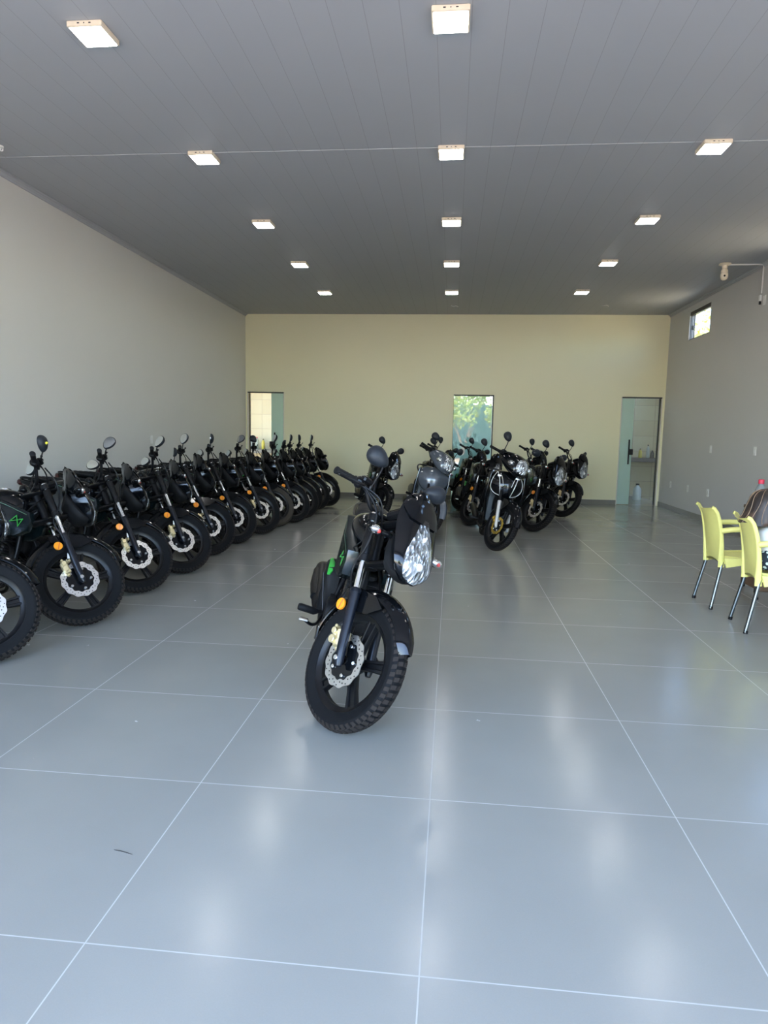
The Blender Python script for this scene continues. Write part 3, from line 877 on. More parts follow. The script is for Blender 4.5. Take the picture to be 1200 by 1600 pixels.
def street_bike():
    root = empty('motorcycle')
    S = []          # parts that turn with the handlebar
    Z0 = .300
    # ---- front wheel, fork
    fw = wheel('front_wheel', root, (0, 0, Z0)); S.append(fw)
    MB().cyl((0, -.112, Z0), (0, .112, Z0), .0085, 10).cyl((0, -.120, Z0), (0, -.108, Z0), .0125, 8).cyl((0, .108, Z0), (0, .120, Z0), .0125, 8).build('axle_nut', 'chrome', fw)
    for s in (-1, 1):
        y = s * .095
        mb = MB()
        mb.tube([fork_pt(-.035, y, .006), fork_pt(-.015, y, .003), fork_pt(.05, y), fork_pt(.28, y), fork_pt(.315, y)], [.013, .020, .0225, .0235, .0235], 18)
        mb.tube([fork_pt(.302, y), fork_pt(.318, y), fork_pt(.325, y)], [.0265, .0265, .021], 18)
        mb.box(fork_pt(.0, y * .93), (.036, .030, .046), rot_to(AX), b=.008)
        leg = mb.build('fork_leg', 'blue_black', root); S.append(leg)
        MB().tube([fork_pt(.31, y), fork_pt(.70, y)], .0155, 18).build('fork_tube', 'chrome', leg)
        MB().tube([fork_pt(.455, y), fork_pt(.470, y), fork_pt(.64, y), fork_pt(.65, y)], [.021, .0245, .0245, .021], 18).build('fork_cover', 'satin_black', leg)
        q = Vector((-.168, s * .100, .492))
        rr = MB().cyl(q, q + Vector((0, s * .012, 0)), .0275, 24).build('reflector', 'orange', leg)
        MB().box(q + Vector((.004, s * .0125, 0)), (.004, .002, .050), b=.0005).build('reflector_bar', 'amber_core', rr)
        MB().tube([q + Vector((0, -s * .002, 0)), q + Vector((.03, -s * .01, .0)), fork_pt(.26, y)], .006, 6).build('reflector_stay', 'satin_black', leg)
        if s < 0:
            cal = MB()
            cc = Vector((-.098, -.070, .358))
            rt = rot_to((-.55, 0, .83))
            cal.box(cc, (.046, .040, .088), rt, b=.008).box(cc + Vector((-.016, -.014, .004)), (.030, .026, .060), rt, b=.008)
            cal.cyl(cc + Vector((-.004, -.02, -.014)), cc + Vector((-.004, -.040, -.014)), .019, 14).cyl(cc + Vector((-.020, -.02, .022)), cc + Vector((-.020, -.038, .022)), .015, 14)
            cal.cyl(cc + Vector((.012, .0, .050)), cc + Vector((.012, -.022, .052)), .009, 8).cyl(cc + Vector((-.034, .0, .038)), cc + Vector((-.034, -.026, .042)), .008, 8)
            cal.box(cc + Vector((.006, .01, .055)), (.030, .016, .030), rt, b=.005).box(cc + Vector((.020, .006, -.036)), (.030, .02, .04), rt, b=.006)
            cal.build('brake_caliper', 'gold', leg)
            hose = spline([cc + Vector((.004, -.018, .055)), (-.10, -.092, .46), (-.150, -.108, .56), (-.22, -.115, .66), (-.20, -.125, .78), (-.24, -.14, .93), (-.33, -.19, 1.00)], 28)
            ho = MB().tube(hose, .0052, 8).build('brake_hose', 'satin_black', leg)
            hd = (hose[4] - hose[2]).normalized()
            MB().box(hose[3] + Vector((0, -.004, 0)), (.016, .012, .040), rot_to(hd), b=.002).build('hose_tag', 'white', ho)
    # ---- front fender: long shell over the tyre
    mb = MB(); rings = []
    n = 30
    for i in range(n):
        f = i / (n - 1); a = R(36 + f * 152)
        rad = .336 + .012 * math.sin(PI * f)
        w = .056 * (1 - .16 * abs(2 * f - 1) ** 3)
        if f < .06: w *= .55 + f / .06 * .45
        if f > .93: w *= .62 + (1 - f) / .07 * .38
        d = Vector((math.cos(a), 0, math.sin(a)))
        o_, i_ = [], []
        for k in range(9):
            u = -1 + k / 4
            drop = .046 * abs(u) ** 2.6
            o_.append(Vector((0, 0, Z0)) + d * (rad - drop) + Vector((0, u * w, 0)))
            i_.append(Vector((0, 0, Z0)) + d * (rad - drop - .005) + Vector((0, u * (w - .004), 0)))
        rings.append(o_ + i_[::-1])
    mb.loft(rings)
    for s in (-1, 1):   # side skirt carrying the fender on the fork
        out = [(-.15, .60), (-.02, .615), (.05, .585), (-.02, .52), (-.09, .50), (-.16, .53), (-.215, .52), (-.235, .56)]
        mb.prism(out, lambda u, v, w_, s=s: (u, s * (.066 + w_ + .10 * max(0, .56 - v)), v), .010, bev=.004)
    S.append(mb.build('front_fender', 'gloss_black', root))
    # ---- triple clamps, bar
    mb = MB()
    for t, th in ((.470, .030), (.672, .026)):
        c0 = fork_pt(t)
        mb.box(c0 - PX * .02, (.075, .235, th), rot_to(AX), b=.010)
        for s in (-1, 1): mb.cyl(fork_pt(t - .018, s * .095), fork_pt(t + .018, s * .095), .029, 16)
    mb.cyl(fork_pt(.675, 0, -.04), fork_pt(.70, 0, -.04), .018, 12)
    for s in (-1, 1): mb.box(fork_pt(.70, s * .045, -.035) + Vector((0, 0, .012)), (.040, .030, .055), b=.008)
    S.append(mb.build('triple_clamp', 'satin_black', root))
    bc = fork_pt(.722, 0, -.035)
    bx, bz = bc.x, bc.z
    half = [(bx, 0, bz), (bx, .07, bz), (bx - .005, .110, bz + .016), (bx - .026, .160, bz + .070), (bx - .042, .205, bz + .084), (bx - .076, .332, bz + .077)]
    hp = spline(half, 16)
    full = [Vector((p.x, -p.y, p.z)) for p in hp[::-1]] + hp[1:]
    hb = MB().tube(full, .0111, 12).build('handlebar', 'satin_black', root); S.append(hb)
    mir = []
    for s in (-1, 1):
        hub = Vector((bx - .050, s * .228, bz + .083)); end = Vector((bx - .076, s * .332, bz + .077))
        controls(hb, s, hub, end, bz, S)
        m = mirror_part('mirror', s, root)
        mir.append((m, Vector((bx - .012, s * .155, bz + .080)), s))
    # ---- clocks
    mb = MB().box(fork_pt(.725, 0, .050), (.05, .12, .055), rot_to(Vector((-.55, 0, .83))), b=.018)
    ck = mb.build('instrument_panel', 'matte_black', root); S.append(ck)
    # ---- headlight nacelle with screen
    UPZ = .030
    tab = [(.700, .015, .045, .025, .030), (.725, .012, .085, .036, .06), (.76, .004, .112, .046, .075), (.80, -.018, .126, .054, .085), (.85, -.050, .132, .060, .080), (.90, -.085, .134, .064, .070),
           (.95, -.117, .131, .062, .050), (1.00, -.143, .118, .052, .030), (1.04, -.163, .098, .040, .014), (1.068, -.176, .070, .026, .008), (1.082, -.184, .036, .012, .006)]

    def front_x(z, y):
        xc, w, df, dr = lerp_tab(tab, z); u = min(1, abs(y) / w)
        return xc + df * (1 - u ** 2.2) ** .62
    rings = []
    for i in range(26):
        z = .700 + (.382) * i / 25
        xc, w, df, dr = lerp_tab(tab, z); ring = []
        for j in range(24):
            u = -1 + j / 12 if j <= 24 else 0
            ring.append((xc + df * (1 - min(1, abs(u)) ** 2.2) ** .62, u * w, z))
        ring.append((xc, w, z))
        for u in (.6, 0, -.6): ring.append((xc - dr, u * w, z))
        rings.append(ring)
    fr = MB().loft(rings).build('headlight_cowl', 'gloss_black', root, smooth=50); S.append(fr)
    # raised bubble of the screen over the cowl
    rings = []
    for i in range(18):
        f = i / 17; z = .965 + .135 * f
        zz = min(z, 1.080)
        xc, w, df, dr = lerp_tab(tab, zz)
        hw = w * (.50 + .54 * math.sin(PI * min(1, f * 1.15 + .10)) ** .8) if f < .7 else w * 1.03 * (1 - ((f - .7) / .3) ** 2 * .35)
        o_, i_ = [], []
        for k in range(15):
            u = -1 + k / 7; y = u * hw; yy = max(-w * .985, min(w * .985, y))
            x = xc + df * (1 - min(1, abs(yy) / w) ** 2.2) ** .62
            o_.append((x + .012 - (z - zz) * 1.2, y, z)); i_.append((x + .004 - (z - zz) * 1.2, y * .985, z))
        rings.append(o_ + i_[::-1])
    MB().loft(rings).build('wind_screen', 'gloss_black', fr, smooth=60)
    lens_tab = [(.708, .026), (.716, .046), (.735, .068), (.76, .082), (.79, .088), (.82, .087), (.85, .079), (.88, .067), (.905, .054), (.93, .042), (.96, .030), (.985, .018)]
    for nm, off, mat, par, cut in (('headlight', .004, 'headlight', fr, 0), ('headlight_lens', .016, 'lens', None, 1)):
        rings = []
        for i in range(16):
            z = .708 + (.277) * i / 15
            hw = lerp_tab(lens_tab, z)[0] * (1 if not cut else 1.0)
            o_, i_ = [], []
            for k in range(11):
                y = hw * (-1 + k / 5)
                x = front_x(z, y); edge = 1 - (abs(y) / hw) ** 4
                o_.append((x + off * (.45 + .55 * edge), y, z)); i_.append((x - (.02 if not cut else -.001 - off * .3), y * .98, z))
            rings.append(o_ + i_[::-1])
        if not cut:
            hl = MB().loft(rings).build(nm, mat, root, smooth=50); S.append(hl)
            b_ = MB().ball((front_x(.79, 0) + .002, 0, .79), (.012, .020, .020), 8).ball((front_x(.90, 0) + .001, 0, .905), (.008, .010, .012), 8)
            b_.build('bulb', 'white', hl)
        else:
            MB().loft(rings).build(nm, mat, hl, smooth=50)
    for s in (-1, 1):
        c = Vector((-.110, s * .208, .838))
        mb = MB().tube([(-.095, s * .115, .845), (-.110, s * .175, .840)], [.012, .014], 10)
        mb.ball(c, (.027, .042, .023), 10, Euler((0, 0, s * -.25)).to_matrix())
        ts = mb.build('turn_signal', 'gloss_black', fr)
        mb = MB().ball(c + Vector((.016, s * .002, .002)), (.023, .037, .020), 10, Euler((0, 0, s * -.25)).to_matrix())
        l_ = mb.build('signal_lens', 'chrome', ts)
        MB().ball(c + Vector((.033, s * .002, .001)), (.012, .012, .010), 8).build('signal_bulb', 'amber_core', l_)
    # lower cowl that closes the nacelle towards the fork
    rings = []
    for i, (x, hw, z0_, z1_) in enumerate(((.012, .060, .700, .74), (-.03, .085, .680, .76), (-.075, .10, .69, .80), (-.12, .09, .73, .86), (-.16, .07, .78, .90))):
        rings.append([(x, hw * math.cos(a), (z0_ + z1_) / 2 + (z1_ - z0_) / 2 * math.sin(a)) for a in [2 * PI * j / 16 for j in range(16)]])
    MB().loft(rings).build('lower_cowl', 'matte_black', fr)
    for q in (fr, hl):
        q.data.transform(Matrix.Translation((0, 0, UPZ)))
        for c_ in q.children_recursive: c_.data.transform(Matrix.Translation((0, 0, UPZ)))
    # cables
    mb = MB()
    for k, (y0, y1) in enumerate(((-.22, -.05), (-.20, .03), (.21, -.02), (.19, .05))):
        mb.tube(spline([(bx - .02, y0, bz + .08), (bx + .05, y0 * .55, bz + .045 + .015 * k), (bx + .075, y0 * .2, bz - .05), (-.33, y1, .80), (-.42, y1, .66)], 18), .0038, 6)
    S.append(mb.build('control_cable', 'satin_black', root))

    # ---- frame and engine
    HD = fork_pt(.57, 0, -.04)
    mb = MB().tube([fork_pt(.45, 0, -.04), fork_pt(.69, 0, -.04)], .028, 16)
    mb.tube(spline([HD, (-.395, 0, .70), (-.43, 0, .46), (-.47, 0, .27)], 14), .019, 12)
    mb.tube(spline([HD + Vector((-.02, 0, .03)), (-.55, 0, .80), (-.78, 0, .74), (-.86, 0, .66)], 14), .021, 12)
    for s in (-1, 1):
        mb.tube(spline([(-.47, s * .02, .28), (-.55, s * .11, .225), (-.80, s * .12, .225), (-.88, s * .11, .33), (-.90, s * .10, .55), (-1.00, s * .10, .70), (-1.45, s * .09, .765)], 26), .0125, 10)
        mb.tube(spline([HD + Vector((-.02, s * .012, -.03)), (-.47, s * .085, .60), (-.52, s * .115, .46)], 12), .0115, 10)
    mb.build('frame', 'satin_black', root)
    mb = MB()
    mb.loft([[(x, hw * math.cos(a), zc + hz * math.sin(a)) for a in [2 * PI * j / 20 for j in range(20)]] for x, hw, zc, hz in ((-.50, .03, .33, .05), (-.515, .08, .335, .09), (-.56, .105, .335, .105), (-.68, .115, .345, .115), (-.80, .105, .35, .105), (-.86, .07, .35, .08), (-.875, .03, .35, .05))])
    mb.cyl((-.60, -.10, .33), (-.60, -.150, .33), .085, 28).cyl((-.76, -.10, .335), (-.76, -.138, .335), .062, 24)
    mb.cyl((-.60, .10, .33), (-.60, .150, .33), .080, 28).cyl((-.74, .10, .335), (-.74, .132, .335), .058, 24)
    eng = mb.build('engine', 'engine', root)
    mb = MB(); up = Vector((.30, 0, .954)).normalized(); base = Vector((-.575, 0, .42))
    for k in range(9):
        wv = .080 if k < 6 else .072
        mb.box(base + up * (.010 + k * .020), (.165 - .004 * (k > 5), 2 * wv, .0075), rot_to(up), b=.003)
    mb.box(base + up * .09, (.10, .10, .19), rot_to(up), b=.012).box(base + up * .205, (.13, .12, .05), rot_to(up), b=.015)
    mb.build('cylinder', 'fins', eng)
    # exhaust
    mb = MB().tube(spline([(-.50, -.035, .55), (-.435, -.060, .52), (-.405, -.105, .42), (-.43, -.140, .28), (-.52, -.150, .215), (-.75, -.150, .205), (-.92, -.160, .24)], 30), .0155, 12)
    ex = mb.build('exhaust', 'satin_black', root)
    a, b = Vector((-.90, -.175, .245)), Vector((-1.52, -.205, .375)); d = (b - a)
    MB().tube([a, a + d * .05, a + d * .18, a + d * .9, a + d * .97, b], [.020, .035, .048, .053, .049, .030], 20).tube([b - d * .02, b + d * .02], [.016, .016], 12).build('muffler', 'satin_black', ex)
    q = a + d * .52 + Vector((0, -.022, .010))
    MB().tube([a + d * .22 + Vector((0, -.034, .012)), q + Vector((0, -.018, 0)), a + d * .82 + Vector((0, -.038, .012))], [.026, .032, .026], 12).build('heat_shield', 'satin_black', ex)
    # engine side cover with a green flash, ahead of the rider's right knee, and its mate on the left
    for s in (-1, 1):
        out = [(-.785, .270), (-.765, .315), (-.765, .40), (-.775, .49), (-.800, .535), (-.86, .555), (-.95, .56), (-1.04, .54), (-1.06, .47), (-1.00, .37), (-.90, .30)]
        mb = MB()
        rings = []
        for (ww, k) in ((.110, 1), (.150, 1.0), (.182, .95), (.196, .84), (.198, .70)):
            cx = -.90; cz = .43
            rings.append([(cx + (u - cx) * k, s * ww, cz + (v - cz) * k) for u, v in out])
        mb.loft(rings)
        sp = mb.build('side_panel', 'matte_black', root, smooth=50)
        fl = [(-.776, .495), (-.790, .520), (-.815, .541), (-.86, .557), (-.93, .562)]
        wd = [.002, .014, .018, .014, .003]
        rr = []
        for (u, v), q in zip(fl, wd):
            def at(k, y): return Vector((-.90 + (u + .90) * k, s * y, .43 + (v - .43) * k))
            rr.append([at(1.006, .176 - q), at(.975, .184), at(.955, .1845 + q * .1), at(.945, .180), at(.98, .170 - q)])
        MB().loft(rr).build('green_flash', 'green', sp)
    # tank, shrouds, seat, tail
    tt = [(-.365, .035, .755, .830), (-.39, .075, .70, .875), (-.44, .112, .665, .900), (-.52, .136, .66, .912), (-.62, .142, .67, .908), (-.70, .130, .685, .890), (-.77, .105, .70, .855), (-.82, .075, .71, .815), (-.845, .04, .73, .78)]
    rings = []
    for i in range(22):
        x = -.365 - .48 * i / 21
        hw, z0_, z1_ = lerp_tab([(-p[0], *p[1:]) for p in tt], -x)
        zc, hz = (z0_ + z1_) / 2, (z1_ - z0_) / 2; ring = []
        for j in range(28):
            a = 2 * PI * j / 28; ca, sa = math.cos(a), math.sin(a)
            e = .72
            ring.append((x, hw * math.copysign(abs(ca) ** e, ca), zc + hz * math.copysign(abs(sa) ** e, sa)))
        rings.append(ring)
    tank = MB().loft(rings).build('fuel_tank', 'gloss_black', root, smooth=60)
    MB().cyl((-.545, 0, .905), (-.545, 0, .922), .036, 24).build('fuel_cap', 'chrome', tank)
    for s in (-1, 1):
        out = [(-.290, .690), (-.300, .740), (-.45, .805), (-.62, .862), (-.70, .862), (-.72, .77), (-.64, .640), (-.53, .580), (-.38, .580), (-.31, .615)]
        rings = []
        for (ww, k) in ((.105, 1), (.148, 1.0), (.158, .975), (.160, .93)):
            cx, cz = -.50, .715
            rings.append([(cx + (u - cx) * k, s * (ww - .030 * max(0, (u + .46) / .155)), cz + (v - cz) * k) for u, v in out])
        sh = MB().loft(rings).build('tank_shroud', 'shroud', root, smooth=30)
        yo = s * .160
        def P_(u, v, yo=yo, s=s): return Vector((u, yo - s * .030 * max(0, (u + .46) / .155) + s * .0004, v))
        c0 = (-.375, .678); k = .075
        pts = [(-.5, -.02), (0, .50), (.17, -.46), (.5, .20)]
        P4 = [P_(c0[0] + k * u, c0[1] + k * v) for u, v in pts]
        mb = MB()
        for i in range(4):
            a_, b_ = P4[i], P4[(i + 1) % 4]; dd = (b_ - a_).normalized() * .002
            mb.strip([a_ - dd, b_ + dd], .0055, .0012, (0, s, 0))
        mb.build('emblem', 'green', sh)
        MB().strip([P_(-.315, .722), P_(-.45, .785), P_(-.615, .842)], .004, .0012, (0, s, 0)).build('pinstripe', 'green_dim', sh)
        # paper sticker on the downtube guard
        if s < 0:
            o_ = [(-.500, .555), (-.455, .562), (-.425, .618), (-.435, .648), (-.485, .632)]
            tg = MB().prism(o_, lambda u, v, w_: (u, -.122 + w_, v), .003).build('paper_tag', 'white', root, 0)
            mb = MB()
            for j in range(6): mb.box((-.478 + j * .006, -.1240, .598 + j * .003), (.0025 if j % 2 else .0038, .0012, .034), b=.0003)
            mb.build('tag_print', 'satin_black', tg)
    st = [(.70, .070, .775, .800), (.76, .092, .765, .815), (.85, .112, .755, .805), (1.00, .122, .755, .800), (1.10, .115, .765, .820), (1.18, .105, .78, .855), (1.32, .098, .79, .865), (1.46, .085, .80, .868), (1.52, .055, .81, .860)]
    rings = []
    for i in range(44):
        x = .70 + .82 * i / 43
        hw, z0_, z1_ = lerp_tab(st, x); zc, hz = (z0_ + z1_) / 2, (z1_ - z0_) / 2
        if i % 3 == 0: hz -= .004; hw -= .002
        ring = []
        for j in range(20):
            a = 2 * PI * j / 20; ca, sa = math.cos(a), math.sin(a); e = .6
            ring.append((-x, hw * math.copysign(abs(ca) ** e, ca), zc + hz * math.copysign(abs(sa) ** e, sa)))
        rings.append(ring)
    MB().loft(rings).build('seat', 'seat', root, smooth=60)
    rings = []
    for x, hw, z0_, z1_ in ((.84, .06, .66, .76), (.90, .105, .64, .77), (1.05, .115, .655, .775), (1.25, .105, .69, .80), (1.45, .085, .74, .825), (1.58, .055, .785, .845), (1.64, .025, .81, .845)):
        zc, hz = (z0_ + z1_) / 2, (z1_ - z0_) / 2
        rings.append([(-x, hw * math.copysign(abs(math.cos(a)) ** .7, math.cos(a)), zc + hz * math.copysign(abs(math.sin(a)) ** .7, math.sin(a))) for a in [2 * PI * j / 20 for j in range(20)]])
    tail = MB().loft(rings).build('tail_fairing', 'gloss_black', root, smooth=60)
    MB().box((-1.615, 0, .810), (.05, .10, .055), b=.014).build('tail_light', 'red', tail)
    MB().tube(spline([(-1.20, .100, .800), (-1.30, .112, .812), (-1.50, .100, .838), (-1.59, .055, .846), (-1.60, 0, .846), (-1.59, -.055, .846), (-1.50, -.100, .838), (-1.30, -.112, .812), (-1.20, -.100, .800)], 34), .0115, 10).build('grab_rail', 'satin_black', root)
    # rear end
    rw = wheel('rear_wheel', root, (-1.26, 0, Z0), w=.100, disc=False)
    mb = MB()
    for s in (-1, 1):
        mb.tube([(-.84, s * .085, .335), (-1.05, s * .098, .315), (-1.30, s * .098, .300)], [.018, .017, .017], 10)
        mb.cyl((-1.26, s * .085, .300), (-1.26, s * .125, .300), .014, 10)
    mb.build('swing_arm', 'satin_black', root)
    for s in (-1, 1):
        a, b = Vector((-1.20, s * .120, .335)), Vector((-1.09, s * .118, .690)); d = b - a
        mb = MB().cyl(a, a + d * .5, .021, 14).cyl(a + d * .5, b, .010, 10)
        ra = []
        ax = d.normalized(); u = ax.orthogonal().normalized(); w_ = ax.cross(u)
        for i in range(64): an = 2 * PI * i / 9; ra.append(a + d * (.22 + .70 * i / 63) + (u * math.cos(an) + w_ * math.sin(an)) * .026)
        mb.tube(ra, .0050, 6)
        mb.build('shock_absorber', 'satin_black', root)
    rings = []
    for i in range(14):
        f = i / 13; a = R(70 + f * 118); dd = Vector((math.cos(a), 0, math.sin(a))); o_, i_ = [], []
        for k in range(7):
            u = -1 + k / 3; rr = .335 - .03 * abs(u) ** 2.5
            o_.append(Vector((-1.26, u * .07, Z0)) + dd * rr); i_.append(Vector((-1.26, u * .066, Z0)) + dd * (rr - .005))
        rings.append(o_ + i_[::-1])
    MB().loft(rings).build('rear_fender', 'matte_black', root)
    mb = MB().loft([[(x, .115 + sy * .011, z + sz * hz) for sy, sz in ((-1, -1), (1, -1), (1, 1), (-1, 1))] for x, z, hz in ((-.74, .335, .055), (-.95, .325, .050), (-1.26, .305, .062), (-1.33, .305, .050))])
    mb.build('chain_guard', 'satin_black', root)
    # pegs, pedal, stand
    for s in (-1, 1):
        mb = MB().tube([(-.70, s * .13, .30), (-.66, s * .20, .305)], .010, 8)
        mb.tube([(-.665, s * .19, .305), (-.655, s * .20, .305), (-.64, s * .280, .314), (-.638, s * .290, .315)], [.016, .020, .0205, .017], 12)
        mb.build('foot_peg', 'matte_black', root)
    pl = spline([(-.72, -.150, .285), (-.66, -.170, .245), (-.57, -.20, .255), (-.545, -.235, .275)], 14)
    br = MB().tube(pl, .0085, 8).build('brake_pedal', 'satin_black', root)
    MB().box((-.540, -.245, .281), (.034, .050, .010), b=.003).build('pedal_pad', 'steel', br)
    MB().tube([(-.70, -.155, .30), (-.775, -.205, .50)], .0038, 8).build('kick_rod', 'fins', root)
    stn = Vector((-.62, .12, .22))
    MB().tube([stn, Vector((-.66, .23, .085)), Vector((-.665, .285, .028))], .011, 8).cyl((-.665, .285, .012), (-.665, .287, .028), .026, 12).build('side_stand', 'satin_black', root)
    return root, S, mir, Vector((-.036, 0, .283))


def place_bike(proto, first, x, y, head, lean, steer, yaw=(0, 0), label='', group=None, hide_left=False):
    """stand one motorcycle (a copy of proto unless first) on its side stand"""
    root0, S0, mir0, p0 = proto
    names = lambda o: [c for c in o.children]
    if first:
        root = root0; kids = list(root0.children)
        mp = {c: c for c in kids}
    else:
        root = root0.copy(); COL.objects.link(root); mp = {}
        for c in list(root0.children):
            mp[c] = copy_tree(c, root)
    root.matrix_world = Matrix.Translation((x, y, 0)) @ Matrix.Rotation(head, 4, 'Z') @ Matrix.Rotation(-lean, 4, 'X')
    sm = steer_matrix(steer, p0)
    for c in S0: mp[c].matrix_basis = sm
    for (m, piv, s), yw in zip(mir0, (yaw[0], yaw[1])):
        if not isinstance(yw, tuple): yw = (yw, 0)
        mp[m].matrix_basis = sm @ Matrix.Translation(piv)
        aim_mirror(mp[m], s, R(yw[0]), R(yw[1]))
    tag(root, label, 'motorcycle', group)
    return root, mp


BIKE = street_bike()
first = True
ROW = 'black motorcycles in a row along the left wall'
ordn = ['nearest', 'second', 'third', 'fourth', 'fifth', 'sixth', 'seventh', 'eighth', 'ninth', 'tenth', 'eleventh', 'twelfth', 'thirteenth']
row = [  # x, y, heading, lean, steer, (yaw, roll) of the right and left mirror heads
    (-2.57, 3.29, 3, 14, 38, (10, 40), (0, 0)), (-2.45, 4.06, 7, 17, 37, (-42, 48), (22, 15)), (-2.50, 4.97, 6, 18, 36, (62, 48), (48, 0)), (-2.46, 5.74, 0, 17, 40, (34, 40), (30, 0)),
    (-2.52, 6.66, 5, 13, 36, (46, 58), (-10, 50)), (-2.51, 7.41, 4, 14.5, 37, (-14, 50), (20, 20)), (-2.43, 8.19, 3.5, 15, 37, (52, 40), (10, 0)), (-2.41, 8.84, 3, 14, 36, (-110, 35), (0, 0)),
    (-2.29, 9.37, 3, 15, 37, (10, 40), (0, 0)), (-2.26, 9.86, 3, 16, 38, (170, -40), (0, 0)), (-2.32, 10.48, 3, 15.5, 37, (-14, 45), (0, 0)), (-2.29, 10.98, 3, 15.7, 38, (-30, 35), (0, 0)), (-2.21, 11.57, 3, 16, 37, (-10, 55), (0, 0))]
lab = [
    'black motorcycle cut off by the frame edge, front one of the wall row',
    'black motorcycle second in the wall row, yellow dot on its mirror, green bow-tie emblem showing',
    'black motorcycle third in the wall row with one pale mirror up and one low',
    'black motorcycle fourth from the front of the wall row, beside the white wall plate',
    'black motorcycle fifth from the front of the wall row, tall pale oval mirror',
    'black motorcycle sixth from the front of the wall row, dark mirror edge-on',
    'black motorcycle seventh from the front of the wall row, before the corner door',
    'black motorcycle eighth in the wall row, on a dusty brown front tyre',
    'black motorcycle ninth in the wall row, mirror in front of the frosted door leaf',
    'black motorcycle tenth in the wall row, hardly showing between its neighbours',
    'black motorcycle eleventh in the wall row, third from its far end',
    'black motorcycle twelfth in the wall row, last but one before the back wall',
    'black motorcycle at the far end of the wall row, whole front wheel showing']
for (x, y, h, ln, st, y1, y2), lb in zip(row, lab):
    b, mp = place_bike(BIKE, first, x, y, R(h), R(ln), R(st), (y1, y2), lb, ROW)
    if first: first = False
    if 'yellow dot' in lb:
        m = mp[BIKE[2][0][0]]
        st_ = MB().ball((.006, -.040, .012), (.034, .013, .017), 8).build('sticker', 'yellow_tag', m)
        st_.matrix_basis = m.children[0].matrix_basis
    if 'brown front tyre' in lb:
        for c in b.children:
            if c.name.startswith('front_wheel'):
                for t in c.children:
                    if t.name.startswith('tyre'):
                        t.data = t.data.copy(); t.data.materials[0] = M['brown_rubber']; t.data.materials[1] = M['brown_rubber']
                        t['label'] = 'dusty brown front tyre'
b, mp = place_bike(BIKE, False, -.50, 2.84, R(-81.5), R(14.5), R(37), ((-34, 0), (-20, 0)), 'black motorcycle standing alone in the middle of the floor, nearest to the viewer')
MIDG = 'motorcycles standing in front of the back wall'
place_bike(BIKE, False, -1.16, 9.56, R(-80), R(13.4), R(38.5), ((-20, 10), (-35, 40)), 'black motorcycle just behind the one that stands alone', MIDG)
place_bike(BIKE, False, .285, 9.72, R(-89), R(13.7), R(38), ((-30, 20), 0), 'black motorcycle left of the one with silver V lines, before the middle door', MIDG)
place_bike(BIKE, False, .15, 11.72, R(-90), R(14), R(38), ((-34, 15), (0, 0)), 'black motorcycle hidden behind another before the middle door, one mirror showing', MIDG)
place_bike(BIKE, False, 1.12, 9.33, R(-90), R(14), R(38), ((-34, 15), (0, 0)), 'black motorcycle with orange reflector, between silver-lined scooter and rightmost motorcycle', MIDG)
place_bike(BIKE, False, 1.19, 11.72, R(-90), R(14), R(38), ((-25, 35), 0), 'black motorcycle farther back, handlebar and oval mirror over its neighbour', MIDG)
place_bike(BIKE, False, 1.78, 11.10, R(-89), R(14), R(38), ((-30, 20), (35, 0)), 'rightmost black motorcycle of the group before the back wall', MIDG)
place_bike(BIKE, False, -.46, 10.05, R(-86), R(14), R(38), ((-34, 15), (0, 0)), 'black motorcycle right behind the grey scooter, only handlebar and mirror showing', MIDG)
place_bike(BIKE, False, -.42, 11.72, R(-90), R(14), R(38), ((-20, 40), (-20, 20)), 'black motorcycle farthest back behind the grey scooter, pale left mirror', MIDG)


